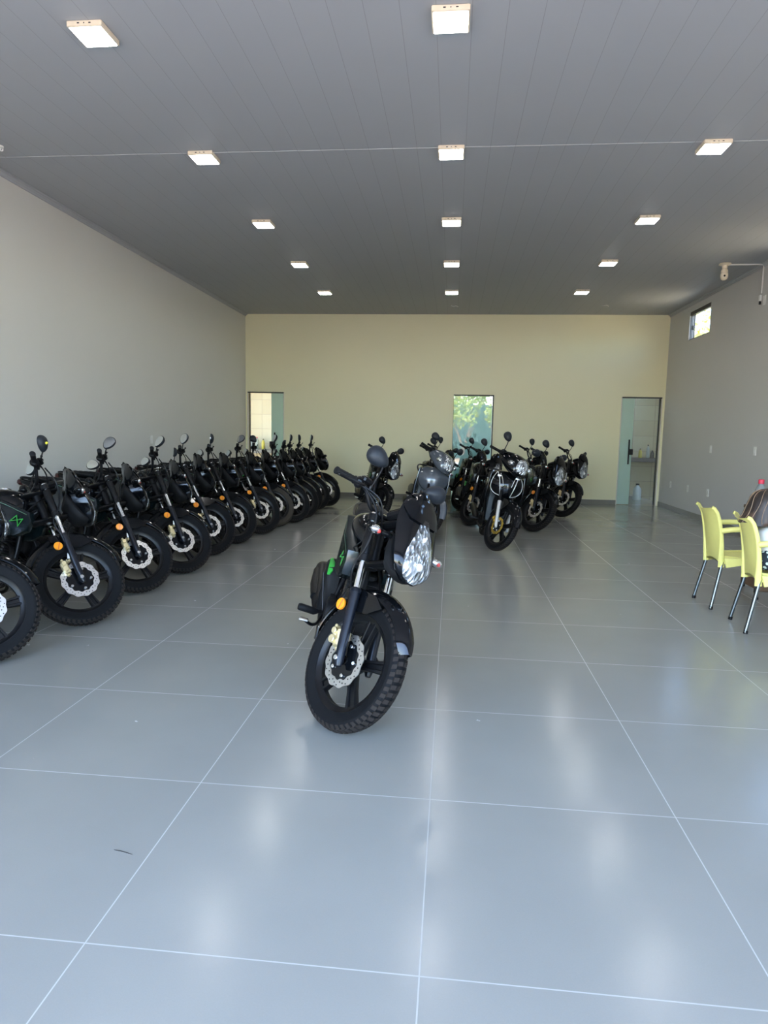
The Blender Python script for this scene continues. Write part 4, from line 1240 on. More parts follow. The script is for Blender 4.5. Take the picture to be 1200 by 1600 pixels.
# ------------------------------------------------------------------ step-through scooters
def underbone(paint, lines, lab_parts=None):
    root = empty('scooter'); S = []
    UP = .065
    Z0 = .280
    fw = wheel('front_wheel', root, (0, 0, Z0), Rt=.280, Rr=.216, w=.072, spokes=5, disc_r=.100, disc_mat='deep_gold' if lines else 'steel'); S.append(fw)
    MB().cyl((0, -.100, Z0), (0, .100, Z0), .009, 10).build('axle_nut', 'chrome', fw)
    for s in (-1, 1):
        y = s * .082
        mb = MB().tube([fork_pt(-.03, y, .004, Z0), fork_pt(0, y, 0, Z0), fork_pt(.26, y, 0, Z0), fork_pt(.30, y, 0, Z0)], [.014, .021, .022, .023], 16)
        leg = mb.build('fork_leg', 'silver', root); S.append(leg)
        MB().tube([fork_pt(.30, y, 0, Z0), fork_pt(.60, y, 0, Z0)], .016, 14).build('fork_tube', 'satin_black', leg)
        if s < 0:
            cc = Vector((-.085, -.066, .335)); rt = rot_to((-.5, 0, .86))
            MB().box(cc, (.045, .035, .085), rt, b=.008).cyl(cc + Vector((0, -.015, .01)), cc + Vector((0, -.036, .01)), .018, 12).box(cc + Vector((.01, 0, .05)), (.025, .02, .03), rt, b=.005).build('brake_caliper', 'deep_gold', leg)
    # fender
    mb = MB(); rings = []; n = 26
    for i in range(n):
        f = i / (n - 1); a = R(14 + f * 150); rad = .312 + .014 * math.sin(PI * f); w = .058 * (1 - .25 * abs(2 * f - 1) ** 3)
        d = Vector((math.cos(a), 0, math.sin(a))); o_, i_ = [], []
        for k in range(9):
            u = -1 + k / 4; dr = .05 * abs(u) ** 2.4
            o_.append(Vector((0, 0, Z0)) + d * (rad - dr) + Vector((0, u * w, 0))); i_.append(Vector((0, 0, Z0)) + d * (rad - dr - .005) + Vector((0, u * (w - .004), 0)))
        rings.append(o_ + i_[::-1])
    mb.loft(rings)
    for s in (-1, 1):
        out = [(-.20, .60), (-.03, .60), (.03, .57), (-.02, .50), (-.10, .40), (-.15, .40), (-.22, .50)]
        mb.prism(out, lambda u, v, w_, s=s: (u, s * (.060 + w_ + .12 * max(0, .54 - v)), v), .009, bev=.003)
    S.append(mb.build('front_fender', paint, root))
    # handlebar cowl and headlight
    tab = [(.100, .040, .045, .895), (.125, .085, .078, .902), (.17, .118, .098, .918), (.22, .145, .102, .938), (.28, .165, .092, .958), (.34, .175, .066, .980), (.38, .150, .040, .995), (.41, .08, .02, 1.0)]
    rings = []
    for i in range(22):
        x = .100 + .31 * i / 21; hw, hz, zc = lerp_tab(tab, x)
        rings.append([(-x, hw * math.copysign(abs(math.cos(a)) ** .8, math.cos(a)), zc + hz * math.copysign(abs(math.sin(a)) ** .8, math.sin(a))) for a in [2 * PI * j / 26 for j in range(26)]])
    cw = MB().loft(rings).build('handlebar_cowl', paint, root, smooth=60); S.append(cw)
    hl = MB().ball((-.140, 0, .918), (.052, .082, .096), 12).build('headlight', 'headlight', root); S.append(hl)
    MB().ball((-.120, 0, .915), (.042, .072, .084), 12).build('headlight_lens', 'lens', hl)
    for s in (-1, 1):
        MB().ball((-.185, s * .118, .935), (.045, .028, .030), 8).build('turn_signal', 'chrome', cw)
    for q in (cw, hl):
        q.data.transform(Matrix.Translation((-.01, 0, UP)) @ Matrix.Translation((-.25, 0, .93)) @ Matrix.Scale(1.12, 4) @ Matrix.Translation((.25, 0, -.93)))
        for c_ in q.children_recursive: c_.data.transform(Matrix.Translation((-.01, 0, UP)) @ Matrix.Translation((-.25, 0, .93)) @ Matrix.Scale(1.12, 4) @ Matrix.Translation((.25, 0, -.93)))
    hp = spline([(-.33, 0, .985 + UP), (-.335, .12, .995 + UP), (-.35, .22, 1.010 + UP), (-.385, .345, 1.018 + UP)], 12)
    hb = MB().tube([Vector((p.x, -p.y, p.z)) for p in hp[::-1]] + hp[1:], .011, 10).build('handlebar', 'satin_black', root); S.append(hb)
    mir = []
    for s in (-1, 1):
        controls(hb, s, (-.352, s * .225, 1.010 + UP), (-.385, s * .345, 1.018 + UP), 1.0, S)
        m = mirror_part('mirror', s, root); mir.append((m, Vector((-.335, s * .185, 1.030 + UP)), s))
    # leg shield: chest, wings, inner panel
    ct = [(.555, .205, .020), (.60, .172, .100), (.65, .150, .158), (.72, .140, .195), (.79, .148, .205), (.84, .168, .190), (.885, .200, .150), (.905, .222, .10)]

    def chest_x(z, y):
        xf, hw = lerp_tab(ct, z); return -xf - .085 * min(1.0, abs(y) / hw) ** 2.0
    rings = []
    for i in range(20):
        z = .555 + .35 * i / 19; xf, hw = lerp_tab(ct, z); ring = []
        for k in range(17): y = hw * (-1 + k / 8); ring.append((chest_x(z, y), y, z))
        for k in range(17): y = hw * (1 - k / 8); ring.append((min(chest_x(z, y) - .012, -.235 - .05 * (abs(y) / hw)), y * .96, z))
        rings.append(ring)
    ls = MB().loft(rings).build('leg_shield', paint, root, smooth=60)
    for s in (-1, 1):
        out = [(-.235, .870), (-.215, .72), (-.245, .60), (-.27, .46), (-.30, .30), (-.38, .255), (-.46, .275), (-.45, .50), (-.38, .72), (-.33, .86)]
        MB().prism(out, lambda u, v, w_, s=s: (u, s * (.190 + w_ - .05 * max(0, (.50 - v) / .25) + .02 * math.sin((v - .3) * 5) + .10 * (u + .24)), v), .014, bev=.005).build('shield_wing', paint, ls)
    MB().box((-.395, 0, .56), (.030, .30, .56), Euler((0, R(-10), 0)).to_matrix(), b=.01).build('inner_panel', 'grey_dark', root)
    MB().loft([[(x, hw * math.cos(a), zc + hz * math.sin(a)) for a in [2 * PI * j / 14 for j in range(14)]] for x, hw, zc, hz in ((-.20, .05, .66, .06), (-.24, .085, .62, .09), (-.30, .10, .55, .12), (-.36, .09, .45, .12))]).build('inner_fender', 'grey_dark' if not lines else 'matte_black', root)
    if lines:
        for s in (-1, 1):
            def path(pts, w): 
                P = [Vector((chest_x(z, y) + .003, y * s, z)) for y, z in pts]
                MB().tube(spline([tuple(p) for p in P], 18), w, 6).build('silver_line', 'white_line', ls)
            path([(.125, .884), (.105, .82), (.085, .73), (.060, .625)], .0052)
            path([(.095, .875), (.070, .82), (.048, .74)], .0034)
            path([(.130, .884), (.175, .80), (.180, .70), (.130, .640), (.060, .620)], .0042)
            MB().ball((chest_x(.845, .10) + .001, s * .105, .845), (.010, .030, .020), 8).build('position_light', 'chrome', ls)
    # spine, body, seat, engine
    MB().loft([[(x, hw * math.cos(a), zc + hz * math.sin(a)) for a in [2 * PI * j / 16 for j in range(16)]] for x, hw, zc, hz in ((-.30, .06, .60, .10), (-.40, .075, .52, .12), (-.55, .085, .48, .12), (-.68, .10, .54, .14), (-.76, .11, .60, .13))]).build('spine_cover', paint, root)
    rings = []
    for x, hw, z0_, z1_ in ((.62, .07, .52, .70), (.70, .115, .50, .74), (.85, .135, .51, .755), (1.05, .130, .56, .765), (1.25, .11, .63, .785), (1.42, .07, .70, .80), (1.48, .03, .74, .80)):
        zc, hz = (z0_ + z1_) / 2, (z1_ - z0_) / 2
        rings.append([(-x, hw * math.copysign(abs(math.cos(a)) ** .7, math.cos(a)), zc + hz * math.copysign(abs(math.sin(a)) ** .7, math.sin(a))) for a in [2 * PI * j / 20 for j in range(20)]])
    bd = MB().loft(rings).build('body_panel', paint, root, smooth=60)
    MB().box((-1.47, 0, .765), (.04, .09, .05), b=.012).build('tail_light', 'red', bd)
    rings = []
    for x, hw, z0_, z1_ in ((.60, .06, .735, .765), (.68, .105, .73, .795), (.90, .130, .745, .805), (1.05, .125, .75, .815), (1.20, .11, .765, .845), (1.34, .08, .78, .845), (1.39, .04, .80, .835)):
        zc, hz = (z0_ + z1_) / 2, (z1_ - z0_) / 2
        rings.append([(-x, hw * math.copysign(abs(math.cos(a)) ** .6, math.cos(a)), zc + hz * math.copysign(abs(math.sin(a)) ** .6, math.sin(a))) for a in [2 * PI * j / 20 for j in range(20)]])
    MB().loft(rings).build('seat', 'seat', root, smooth=60)
    MB().tube(spline([(-1.15, .12, .79), (-1.30, .13, .84), (-1.48, .09, .87), (-1.52, 0, .875), (-1.48, -.09, .87), (-1.30, -.13, .84), (-1.15, -.12, .79)], 24), .011, 8).build('grab_rail', 'satin_black', root)
    mb = MB().box((-.62, 0, .30), (.30, .20, .16), b=.04).cyl((-.55, -.10, .30), (-.55, -.14, .30), .07, 20).cyl((-.55, .10, .30), (-.55, .14, .30), .07, 20)
    en = mb.build('engine', 'engine', root)
    mb = MB()
    for k in range(7): mb.box((-.46 + .018 * k, 0, .335), (.007, .13, .12), b=.002)
    mb.build('cylinder', 'fins', en)
    MB().tube(spline([(-.44, -.04, .30), (-.42, -.09, .24), (-.55, -.13, .17), (-.80, -.15, .19), (-.95, -.16, .24)], 18), .014, 10).tube([(-.92, -.165, .235), (-.97, -.168, .25), (-1.35, -.185, .345), (-1.40, -.186, .36)], [.025, .042, .045, .03], 16).build('exhaust', 'satin_black', root)
    wheel('rear_wheel', root, (-1.22, 0, .285), Rt=.285, Rr=.216, w=.080, disc=False)
    mb = MB()
    for s in (-1, 1):
        mb.tube([(-.72, s * .09, .30), (-1.24, s * .10, .285)], .018, 8)
        mb.tube([(-1.18, s * .115, .31), (-1.06, s * .115, .62)], .020, 10)
        mb.tube([(-.60, s * .10, .25), (-.58, s * .27, .26)], .009, 8).tube([(-.58, s * .19, .262), (-.575, s * .285, .27)], .018, 10)
    mb.build('swing_arm', 'satin_black', root)
    MB().tube([(-.66, .10, .20), (-.70, .22, .08), (-.71, .262, .020)], .010, 8).build('side_stand', 'satin_black', root)
    return root, S, mir, Vector((-.036, 0, Z0 - .017))


GREY = underbone('grey_paint', False)
place_bike(GREY, True, -.36, 8.30, R(-82), R(13), R(34), ((-40, 0), (20, 0)), 'grey step-through scooter with glossy leg shield, just right of the lone motorcycle')
VLINE = underbone('gloss_black', True)
place_bike(VLINE, True, .52, 7.62, R(-86), R(11), R(28), ((-40, 35), (0, 0)), 'black step-through scooter with silver V lines and gold brake caliper')


# ------------------------------------------------------------------ ceiling lamps
def ceiling_lamp():
    r = empty('ceiling_lamp')
    w = .107
    MB().box((0, 0, -.017), (2 * w, 2 * w, .034), b=.004).build('lamp_housing', 'cream', r)
    MB().box((0, 0, -.0350), (2 * w - .022, 2 * w - .022, .006), b=.002).build('diffuser', 'lamp', r)
    mb = MB()
    for dx in (-.035, .0, .035): mb.box((dx, -w - .0006, -.016), (.014 if dx else .006, .0015, .006), b=.0005)
    mb.build('lamp_clip', 'dark_plastic', r)
    return r


LX = {'left': -2.19, 'centre': -.08, 'right': 2.0}
LY = [4.06, 5.85, 7.67, 9.48, 11.33]
lamp0 = None
for i, y in enumerate(LY):
    for col, x in LX.items():
        if lamp0 is None: o = lamp0 = ceiling_lamp()
        else: o = copy_tree(lamp0)
        o.location = (x, y, H)
        place = 'nearest lamp' if i == 0 else ('lamp nearest the back wall' if i == 4 else ['', 'second lamp from the front', 'third lamp from the front', 'fourth lamp from the front'][i])
        tag(o, 'square white ceiling panel, %s in the %s column' % (place, col), 'lamp', 'square ceiling lamps in three columns')

tag(MB().tube(spline([(-1.011, 1.853, 0.0012), (-0.979, 1.848, 0.0012), (-0.942, 1.837, 0.0016)], 8), [.0004, .0009, .001, .001, .001, .0009, .0007, .0004], 6).build('twig', 'matte_black'), 'thin dark twig lying on the near floor tiles', 'twig')

# ------------------------------------------------------------------ sockets and switches
def wall_plate(x, y, z, nx, label, holes=3, wdt=.075, hgt=.120, group=None, ny=0):
    r = empty('wall_socket' if holes == 3 else 'light_switch', (x, y, z))
    if nx: r.rotation_euler = (0, 0, 0 if nx > 0 else PI)
    else: r.rotation_euler = (0, 0, PI / 2 if ny > 0 else -PI / 2)
    MB().box((.005, 0, 0), (.010, wdt, hgt), b=.004).build('cover_plate', 'white', r)
    mb = MB()
    if holes == 3:
        for k in (-.022, 0, .022): mb.cyl((.009, k * .45, k), (.0112, k * .45, k), .0045, 8)
        mb.build('pin_hole', 'satin_black', r)
    else:
        mb.box((.011, 0, 0), (.006, .026, .050), b=.002); mb.build('rocker', 'white', r)
    return tag(r, label, 'socket' if holes == 3 else 'switch', group)


SG = 'white wall plates on the grey wall'
for y, lb in ((12.805, 'white socket low on the grey wall, closest to the corner door'), (11.889, 'white socket low on the grey wall, middle of the low three'), (10.988, 'white socket low on the grey wall, closest to the yellow chairs')):
    wall_plate(XR, y, .470, -1, lb, group=SG)
wall_plate(XR, 10.996, 1.160, -1, 'white switch plate at hand height on the grey wall, farther from the viewer', holes=1, group=SG)
wall_plate(XR, 9.451, 1.168, -1, 'white switch plate at hand height on the grey wall, nearer to the viewer', holes=1, group=SG)
wall_plate(XL, 9.10, 1.155, 1, 'white switch plate on the left wall above the motorcycles', holes=1)

# ------------------------------------------------------------------ ceiling camera with its conduit and plug
r = empty('security_camera', (3.551, 9.632, H)); tag(r, 'cream bulb-shaped camera under the ceiling near the grey wall', 'camera')
MB().lathe([(0, 0), (.075, 0), (.078, -.012), (.060, -.022), (.035, -.026), (.033, -.060), (.026, -.066), (0, -.066)], (0, 0, 0), (0, 0, 1), 24).build('mount', 'cream', r)
bd = MB().lathe([(0, -.060), (.028, -.064), (.042, -.085), (.044, -.115), (.036, -.120), (.036, -.124), (.047, -.128), (.048, -.165), (.040, -.196), (.022, -.214), (0, -.218)], (0, 0, 0), (0, 0, 1), 24).build('camera_head', 'cream', r)
MB().ball((-.012, -.046, -.165), (.013, .008, .013), 8).build('camera_lens', 'satin_black', bd)
cd = MB().tube(spline([(3.62, 9.632, H - .012), (3.80, 9.632, H - .012), (4.02, 9.632, H - .012), (4.045, 9.632, H - .03), (4.045, 9.632, H - .10), (4.045, 9.632, 3.26)], 40), .0095, 8).build('cable_conduit', 'white', None)
tag(cd, 'thin white cable duct from the ceiling camera down the grey wall', 'conduit')
r = wall_plate(XR, 9.545, 3.155, -1, 'white socket plate high on the grey wall under the cable duct', holes=1, hgt=.13)
r = empty('power_plug', (XR - .012, 9.632, 3.20)); tag(r, 'small white and black plug hanging below the cable duct', 'plug')
MB().box((-.012, 0, .0), (.030, .045, .085), b=.006).build('adapter', 'white', r)
MB().cyl((-.012, 0, -.040), (-.012, 0, -.085), .013, 10).build('plug_tip', 'satin_black', r)
for (x, y, lb) in ((2.614, 12.474, 'short white wire end hanging from the ceiling near the right corner'), (-.033, 12.545, 'short white wire end hanging from the ceiling in the middle')):
    o = MB().tube(spline([(x - .06, y, H - .004), (x - .02, y, H - .02), (x + .03, y - .01, H - .012), (x + .07, y, H - .03)], 12), .005, 6).build('loose_wire', 'white'); tag(o, lb, 'wire', 'loose wire ends on the ceiling')
r = tag(empty('ceiling_hook', (-3.86, 5.568, H)), 'small white hook on the ceiling at the left edge', 'hook')
MB().cyl((0, 0, 0), (0, 0, -.014), .030, 14).tube(spline([(0, 0, -.012), (.005, 0, -.035), (.022, 0, -.040), (.026, 0, -.024)], 8), .005, 6).build('hook_plate', 'white', r)


# ------------------------------------------------------------------ yellow chairs
def chair():
    r = empty('armchair')
    # seat shell
    rings = []
    for i in range(9):
        f = i / 8; x = -.185 + .41 * f; zz = .415 + .012 * (2 * f - 1) ** 2 - (.020 if i == 8 else 0)
        hw = .168 + .045 * f; o_, i_ = [], []
        for k in range(9):
            u = -1 + k / 4; dz = -.020 * (1 - u * u) + (-.055 * max(0, abs(u) - .86) / .14 if abs(u) > .86 else 0)
            o_.append((x, u * hw, zz + dz)); i_.append((x, u * (hw - .004), zz + dz - .012))
        rings.append(o_ + i_[::-1])
    mb = MB().loft(rings)
    for s in (-1, 1):   # skirts under the seat sides
        out = [(-.19, .405), (.21, .418), (.22, .345), (.10, .362), (-.06, .355), (-.17, .330)]
        mb.prism(out, lambda u, v, w_, s=s: (u, s * (.172 + .040 * (u + .19) / .4 + w_), v), .016, bev=.004)
    out = [(-.19, .40), (.19, .40), (.17, .345), (-.17, .345)]
    mb.prism(out, lambda u, v, w_: (.215 + w_, u, v), .016, bev=.004)
    mb.build('seat', 'yellow', r)
    # back: concave panel, thick rims that run down to the leg sockets, flared top
    prof = [(.345, -.195, .148), (.40, -.200, .152), (.48, -.205, .160), (.58, -.216, .166), (.67, -.232, .166), (.735, -.250, .164), (.775, -.268, .163), (.795, -.290, .160)]

    def bk(z): return lerp_tab([(a, b, c) for a, b, c in prof], z)
    rings = []
    for i in range(20):
        z = .385 + .41 * i / 19; x, hw = bk(z); o_, i_ = [], []
        for k in range(11):
            u = -1 + k / 5; dx = -.030 * (1 - u * u) * min(1, (z - .34) / .2)
            sag = -.022 * (1 - u * u) * (z - .385) / .41 - (.035 * u * u * max(0, (.46 - z) / .08))
            o_.append((x + dx - .006, u * hw, z + sag)); i_.append((x + dx + .005, u * hw, z + sag))
        rings.append(o_ + i_[::-1])
    mb = MB().loft(rings)
    for s in (-1, 1):
        pts = [(bk(z)[0] - .004, s * (bk(z)[1] + .004), z) for z in [.33 + .455 * i / 14 for i in range(15)]]
        pts.append((pts[-1][0] - .020, pts[-1][1], pts[-1][2] + .010))
        mb.tube(pts, [.024, .023, .022, .0205, .019, .018, .017, .016, .0155, .015, .0145, .014, .0135, .013, .013, .012], 10, flat=((1, 0, 0), .62))
    mb.build('backrest', 'yellow', r)
    for s in (-1, 1):
        pts = spline([(-.222, s * .176, .615), (-.15, s * .205, .632), (-.02, s * .228, .640), (.12, s * .232, .635), (.185, s * .228, .60), (.205, s * .222, .52), (.205, s * .214, .40)], 24)
        MB().tube(pts, .021, 10, flat=((0, 0, 1), .55) if False else None).build('armrest', 'yellow', r)
    for (x0, y0, x1, y1, z1) in ((-.190, .152, -.265, .185, .345), (-.190, -.152, -.265, -.185, .345), (.200, .205, .250, .222, .36), (.200, -.205, .250, -.222, .36)):
        lg = MB().tube([(x0, y0, z1 + .03), (x1, y1, .010)], .0125, 14).build('leg', 'alu', r)
        MB().cyl((x1 + .002, y1, .0), (x1 - (x1 - x0) * .06, y1 - (y1 - y0) * .06, .024), .0145, 12).build('foot_cap', 'satin_black', lg)
    return r


c1 = chair(); c1.location = (2.305, 5.48, 0); c1.rotation_euler = (0, 0, R(0))
tag(c1, 'empty yellow plastic armchair on aluminium legs, farther from the viewer', 'chair', 'yellow armchairs by the desk')
c2 = copy_tree(c1); c2.location = (2.315, 4.80, 0); c2.rotation_euler = (0, 0, R(-7))
tag(c2, 'yellow plastic armchair with a child sitting in it', 'chair', 'yellow armchairs by the desk')

# ------------------------------------------------------------------ desk with a bottle
r = empty('desk', (3.26, 6.09, 0)); tag(r, 'brown laminate desk behind the yellow chairs at the right edge', 'desk')
MB().box((0, 0, .725), (1.26, .36, .030), b=.004).build('desk_top', 'wood', r)
MB().box((0, -.15, .362), (1.20, .018, .69), b=.003).build('front_panel', 'wood', r)
for s in (-1, 1):
    p = MB().box((s * .60, 0, .372), (.025, .32, .675), b=.003).build('side_panel', 'wood', r)
    for yy in (-.13, .13): MB().cyl((s * .60, yy, .0), (s * .60, yy, .036), .016, 10).build('glide', 'satin_black', p)
r = empty('bottle', (2.700, 6.12, .740)); tag(r, 'grey plastic bottle with a red cap, on the desk behind the child', 'bottle')
MB().lathe([(0, 0), (.040, .0), (.046, .006), (.046, .120), (.044, .140), (.030, .178), (.021, .190), (.020, .200), (0, .20)], (0, 0, 0), (0, 0, 1), 24).build('bottle_body', 'bottle_grey', r)
MB().lathe([(0, .196), (.0235, .196), (.024, .228), (.021, .234), (0, .234)], (0, 0, 0), (0, 0, 1), 24).build('bottle_cap', 'red_cap', r)


# ------------------------------------------------------------------ the child on the nearer chair
def skin_body(name, verts, edges, mat, parent, sub=2, root_i=0):
    me = bpy.data.meshes.new(name)
    me.from_pydata([v[:3] for v in verts], edges, [])
    o = bpy.data.objects.new(name, me); COL.objects.link(o); o.parent = parent
    me.materials.append(M[mat])
    sk = o.modifiers.new('skin', 'SKIN'); sk.use_smooth_shade = True
    for i, v in enumerate(verts):
        d = me.skin_vertices[0].data[i]
        rr = v[3] if isinstance(v[3], tuple) else (v[3], v[3])
        d.radius = rr; d.use_root = (i == root_i)
    ss = o.modifiers.new('sub', 'SUBSURF'); ss.levels = sub; ss.render_levels = sub
    return o


kid = empty('person', (2.205, 4.80, 0)); kid.rotation_euler = (0, 0, R(0))
tag(kid, 'child with streaked brown hair in a white shirt, sitting in a yellow armchair', 'person')
# local: x forward (away over the chair), y left, z up; pelvis on the seat
V = [(0.0, 0, .500, (.085, .078)), (.005, 0, .560, (.078, .068)), (.005, 0, .630, (.082, .070)), (.0, 0, .690, (.075, .058)), (-.010, 0, .735, (.034, .034)), (-.018, 0, .775, (.033, .033)),
     (-.016, 0, .815, (.058, .060)), (-.018, 0, .865, (.080, .084)), (-.026, 0, .915, (.074, .078)), (-.030, 0, .945, (.046, .048))]
E_ = [(i, i + 1) for i in range(9)]
for s in (-1, 1):
    b0 = len(V)
    V += [(.010, s * .062, .690, .036), (.008, s * .108, .672, .034), (.035, s * .128, .590, .027), (.075, s * .138, .535, .024), (.150, s * .118, .575, .021), (.215, s * .095, .615, .016)]
    E_ += [(3, b0)] + [(b0 + i, b0 + i + 1) for i in range(5)]
    h0 = len(V)   # palm and five fingers resting forward
    V += [(.240, s * .090, .622, (.017, .010)), (.262, s * .086, .624, (.018, .009))]
    E_ += [(b0 + 5, h0), (h0, h0 + 1)]
    for k, (dy, L) in enumerate(((-.013, .026), (-.004, .031), (.005, .029), (.013, .022))):
        f0 = len(V)
        V += [(.276, s * (.086 + dy), .624, .0058), (.276 + L * .55, s * (.086 + dy * 1.15), .620, .0052), (.276 + L, s * (.086 + dy * 1.2), .610, .0046)]
        E_ += [(h0 + 1, f0), (f0, f0 + 1), (f0 + 1, f0 + 2)]
    f0 = len(V)
    V += [(.248, s * .068, .620, .0068), (.262, s * .058, .616, .0058)]
    E_ += [(h0, f0), (f0, f0 + 1)]
    l0 = len(V)
    V += [(.02, s * .052, .492, .062), (.12, s * .062, .490, .056), (.225, s * .066, .480, .046), (.262, s * .068, .440, .042), (.262, s * .068, .32, .038), (.255, s * .068, .21, .027), (.262, s * .068, .165, .027), (.315, s * .072, .145, .025), (.360, s * .075, .138, .019)]
    E_ += [(0, l0)] + [(l0 + i, l0 + i + 1) for i in range(8)]
body = skin_body('body', V, E_, 'skin', kid)
# face
for s in (-1, 1):
    MB().ball((.102, s * .030, .868), (.010, .013, .009), 8).build('eye', 'white', body)
    MB().ball((.024, s * .082, .862), (.014, .008, .022), 8).build('ear', 'skin', body)
MB().ball((.108, 0, .848), (.014, .011, .016), 8).build('nose', 'skin', body)
MB().ball((.100, 0, .818), (.008, .022, .007), 8).build('mouth', 'red_cap', body)
# hair: cap over the skull that flares to a bob at shoulder height
rings = []
hp = [(.985, .018, .012, .012), (.978, .014, .050, .050), (.960, .010, .078, .078), (.93, .004, .098, .096), (.89, -.002, .108, .106), (.85, -.010, .114, .112), (.81, -.020, .120, .120), (.775, -.030, .126, .128), (.748, -.036, .128, .132), (.738, -.034, .110, .118)]
for z, xc, rx, ry in hp:
    ring = []
    for j in range(44):
        a = 2 * PI * j / 44
        wv = 1 + .022 * math.sin(7 * a + z * 30) + .014 * math.sin(17 * a)
        x = xc + rx * math.cos(a) * wv
        if z < .93: x = min(x, .050 + (.93 - z) * .10)
        ring.append((x, ry * math.sin(a) * wv, z - .010 * math.sin(3 * a + 1) * (1 if z < .78 else 0)))
    rings.append(ring)
hair = MB().loft(rings).build('hair', 'hair', kid, smooth=60)
mb = MB()
for a in (1.15, 1.9, 2.55, 3.05, 3.5, 3.95, 4.4, 4.8):
    pts = []
    for (z, xc, rx, ry), k in zip(hp[1:-1], range(8)):
        aa = a + .07 * math.sin(k * .9 + a * 3)
        wv = 1 + .022 * math.sin(7 * aa + z * 30) + .014 * math.sin(17 * aa)
        pts.append((min(xc + rx * math.cos(aa) * wv * 1.012, .05), ry * math.sin(aa) * wv * 1.012, z))
    mb.tube(spline(pts, 22), [.001] + [.0024] * 20 + [.001], 6)
mb.build('hair_streak', 'hair_light', hair)
for q in [c for c in body.children] + [hair] + list(hair.children):
    q.data.transform(Matrix.Translation((-.046, 0, 0)))
# shirt, skirt
rings = []
for z, rx, ry in ((.475, .100, .112), (.52, .098, .106), (.58, .094, .098), (.64, .096, .102), (.685, .090, .108), (.715, .066, .080), (.732, .046, .050)):
    rings.append([(.008 + rx * math.cos(2 * PI * j / 28), ry * math.sin(2 * PI * j / 28), z) for j in range(28)])
mb = MB().loft(rings)
for s in (-1, 1):
    mb.tube(spline([(.010, s * .060, .692), (.010, s * .100, .680), (.022, s * .124, .630), (.030, s * .130, .604)], 8), [.050, .052, .050, .048, .047, .046, .046, .045], 16)
mb.build('shirt', 'shirt', kid, smooth=60)
rings = []
for x, zc, hy, hz in ((-.085, .50, .10, .060), (-.05, .50, .128, .078), (.04, .498, .140, .078), (.14, .490, .148, .072), (.22, .478, .150, .066), (.262, .466, .142, .064)):
    rings.append([(x, hy * math.copysign(abs(math.cos(a)) ** .7, math.cos(a)), zc + hz * math.sin(a)) for a in [2 * PI * j / 24 for j in range(24)]])
MB().loft(rings).build('skirt', 'floral', kid, smooth=60)
for s in (-1, 1):
    MB().box((.335, s * .073, .125), (.13, .058, .045), b=.018).build('shoe', 'white', kid)


# ------------------------------------------------------------------ behind the glass doors
def counter(x0, x1, name, label):
    r = empty(name, ((x0 + x1) / 2, KB - .30, 0)); tag(r, label, 'counter')
    MB().box((0, .0, .87), (x1 - x0, .56, .030), b=.004).build('worktop', 'granite', r)
    MB().box((0, -.27, .83), (x1 - x0, .02, .07), b=.004).build('apron', 'granite', r)
    for s in (-1, 1): MB().box((s * ((x1 - x0) / 2 - .05), .05, .42), (.05, .40, .84), b=.004).build('leg', 'kitchen', r)


counter(3.2, 5.28, 'kitchen_counter', 'dark granite counter seen through the right corner door')
counter(-5.36, -3.6, 'pantry_counter', 'dark granite counter seen through the left corner door')


def bottle(x, y, z, h, r_, mat, cap, label, cat='bottle', name='bottle', group=None):
    r = empty(name, (x, y, z)); tag(r, label, cat, group)
    MB().lathe([(0, 0), (r_ * .9, 0), (r_, h * .03), (r_, h * .62), (r_ * .85, h * .72), (r_ * .36, h * .86), (r_ * .34, h * .92), (0, h * .92)], (0, 0, 0), (0, 0, 1), 20).build('bottle_body', mat, r)
    MB().lathe([(0, h * .90), (r_ * .42, h * .90), (r_ * .42, h), (0, h)], (0, 0, 0), (0, 0, 1), 16).build('bottle_cap', cap, r)
    return r


bottle(3.98, 14.72, 0, .345, .085, 'bottle_white', 'satin_black', 'big white jug with a black cap on the kitchen floor', 'jug', 'jug')
KG = 'bottles on the kitchen counter'
bottle(4.13, 15.22, .885, .20, .038, 'bottle_yellow', 'satin_black', 'small yellowish bottle on the kitchen counter', group=KG)
bottle(4.30, 15.26, .885, .29, .036, 'bottle_clear', 'satin_black', 'tall pale bottle on the kitchen counter', group=KG)
bottle(4.42, 15.34, .885, .16, .040, 'satin_black', 'satin_black', 'small dark jar at the back of the kitchen counter', group=KG)
PG = 'bottles on the pantry counter'
bottle(-4.52, 15.25, .885, .28, .04, 'bottle_clear', 'red_cap', 'pale bottle with a red cap on the pantry counter', group=PG)
bottle(-4.38, 15.28, .885, .24, .04, 'bottle_yellow', 'satin_black', 'yellow bottle on the pantry counter', group=PG)
bottle(-4.66, 15.30, .885, .22, .05, 'bottle_grey', 'satin_black', 'grey bottle on the pantry counter', group=PG)
for x, lb in ((4.2, 'unseen fill lamp added inside the kitchen'), (-4.3, 'unseen fill lamp added inside the pantry')):
    o = copy_tree(lamp0); o.location = (x, 14.4, 2.53)  # unseen lamp added to brighten the room behind the glass door
    for c_ in o.children:
        if c_.name.startswith('diffuser'): c_.data = c_.data.copy(); c_.data.materials[0] = M['lamp_fill']
    tag(o, lb, 'lamp', 'added fill lamps of the small back rooms')

# ------------------------------------------------------------------ outdoors: forecourt, earth, trees
struct('ground', MB().box((0, 8, -.16), (120, 120, .10), b=.001), 'stone', label='bare red earth around the building', cat='ground')
struct('forecourt', MB().box((0, YF - 2.3, -.06), (12, 4.2, .10), b=.004), 'concrete', label='concrete forecourt before the open shopfront', cat='forecourt')


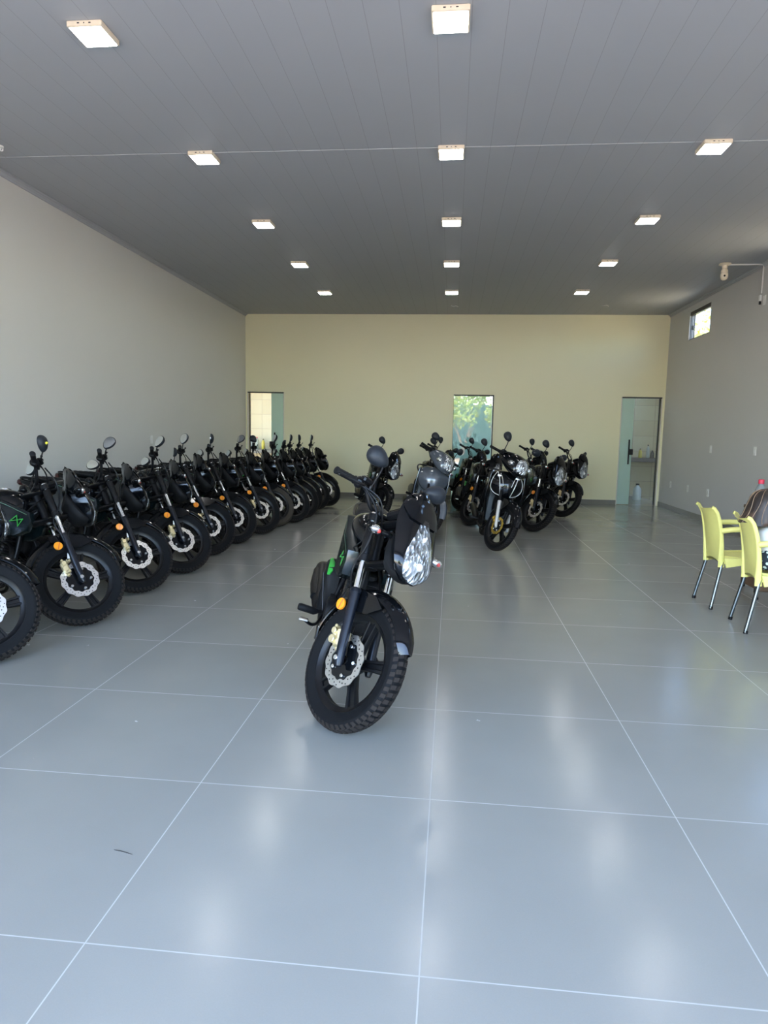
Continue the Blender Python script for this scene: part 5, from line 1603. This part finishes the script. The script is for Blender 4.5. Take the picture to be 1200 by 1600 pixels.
def tree(x, y, h, crown, nleaf, label, seed, fork=True, mats=('leaf', 'leaf2'), leafsize=.10, squash=1.0, low=.35):
    rnd = random.Random(seed)
    r = empty('tree', (x, y, -.11)); tag(r, label, 'tree', 'trees around the building')
    mb = MB()
    hb = h * low
    mb.tube(spline([(0, 0, 0), (.03, .02, hb * .5), (.0, .0, hb)], 8), [.13, .12, .11, .105, .10, .10, .095, .09], 10)
    tips = []
    for k in range(6 if fork else 4):
        a = 2 * PI * k / 6 + rnd.uniform(-.3, .3); L = h * rnd.uniform(.28, .42)
        p1 = Vector((math.cos(a) * crown * .28, math.sin(a) * crown * .28, hb + L * .5)); p2 = Vector((math.cos(a) * crown * .62, math.sin(a) * crown * .62, hb + L))
        mb.tube(spline([(0, 0, hb * .97), tuple(p1), tuple(p2)], 8), [.07, .06, .052, .045, .038, .032, .025, .018], 8)
        tips.append(p2)
    mb.build('trunk', 'trunk', r)
    lv = MB()
    cz = h - crown * squash
    for i in range(nleaf):
        while True:
            v = Vector((rnd.uniform(-1, 1), rnd.uniform(-1, 1), rnd.uniform(-1, 1)))
            if .25 < v.length < 1 and rnd.random() < .35 + .65 * v.length: break
        p = Vector((v.x * crown, v.y * crown, cz + v.z * crown * squash))
        d = Vector((rnd.gauss(0, 1), rnd.gauss(0, 1), rnd.gauss(0, .6))).normalized(); q = d.orthogonal().normalized()
        q = (Matrix.Rotation(rnd.uniform(0, 2 * PI), 3, d) @ q)
        s = leafsize * rnd.uniform(.7, 1.4); nn = d.cross(q)
        lv.add([p, p + d * s * .5 + q * s * .28 + nn * s * .06, p + d * s, p + d * s * .5 - q * s * .28 + nn * s * .06], [(0, 1, 2), (0, 2, 3)], i % 2)
    f = lv.build('foliage', list(mats), r, 0)
    f['kind'] = 'stuff'
    return r


tree(.62, -10.0, 3.6, .95, 420, 'small sunlit tree with a low forked trunk across the street', 3, low=.16, leafsize=.19, squash=.95)
tree(2.45, -11.4, 3.4, .70, 420, 'small leafy tree beside the forked one across the street', 5, low=.3, leafsize=.19, squash=1.1)
tree(.4, -16.5, 6.2, 2.0, 2200, 'leafy tree rising over the street wall', 6, leafsize=.24)
tree(4.4, -17.0, 6.4, 2.0, 1200, 'leafy tree rising over the street wall, by its end', 12, leafsize=.24)
struct('wall_street', MB().box((1.0, -13.0, 1.50), (9, .18, 3.16), b=.002), 'yard', label='dull green wall across the street from the shop', cat='wall')
tree(6.1, 17.8, 4.75, 1.40, 1100, 'bright leafy tree outside the high corner window', 8, leafsize=.17)
struct('wall_yard', MB().box((.6, 19.9, .99), (7, .15, 2.36), b=.002), 'yard', label='pale green yard wall behind the building', cat='wall')
struct('roof_bounce', MB().box((7.3, 8.6, 2.35), (5.0, 13, .06), b=.002), 'warm_bounce', label='unseen low cream roof added to bounce warm sun onto the ceiling', cat='roof')  # unseen roof added to throw warm sunlight through the high windows
struct('wall_neighbour', MB().box((7.3, 8.6, 1.1), (4.8, 12.8, 2.45), b=.002), 'outer', label='wall of the building next door', cat='wall')
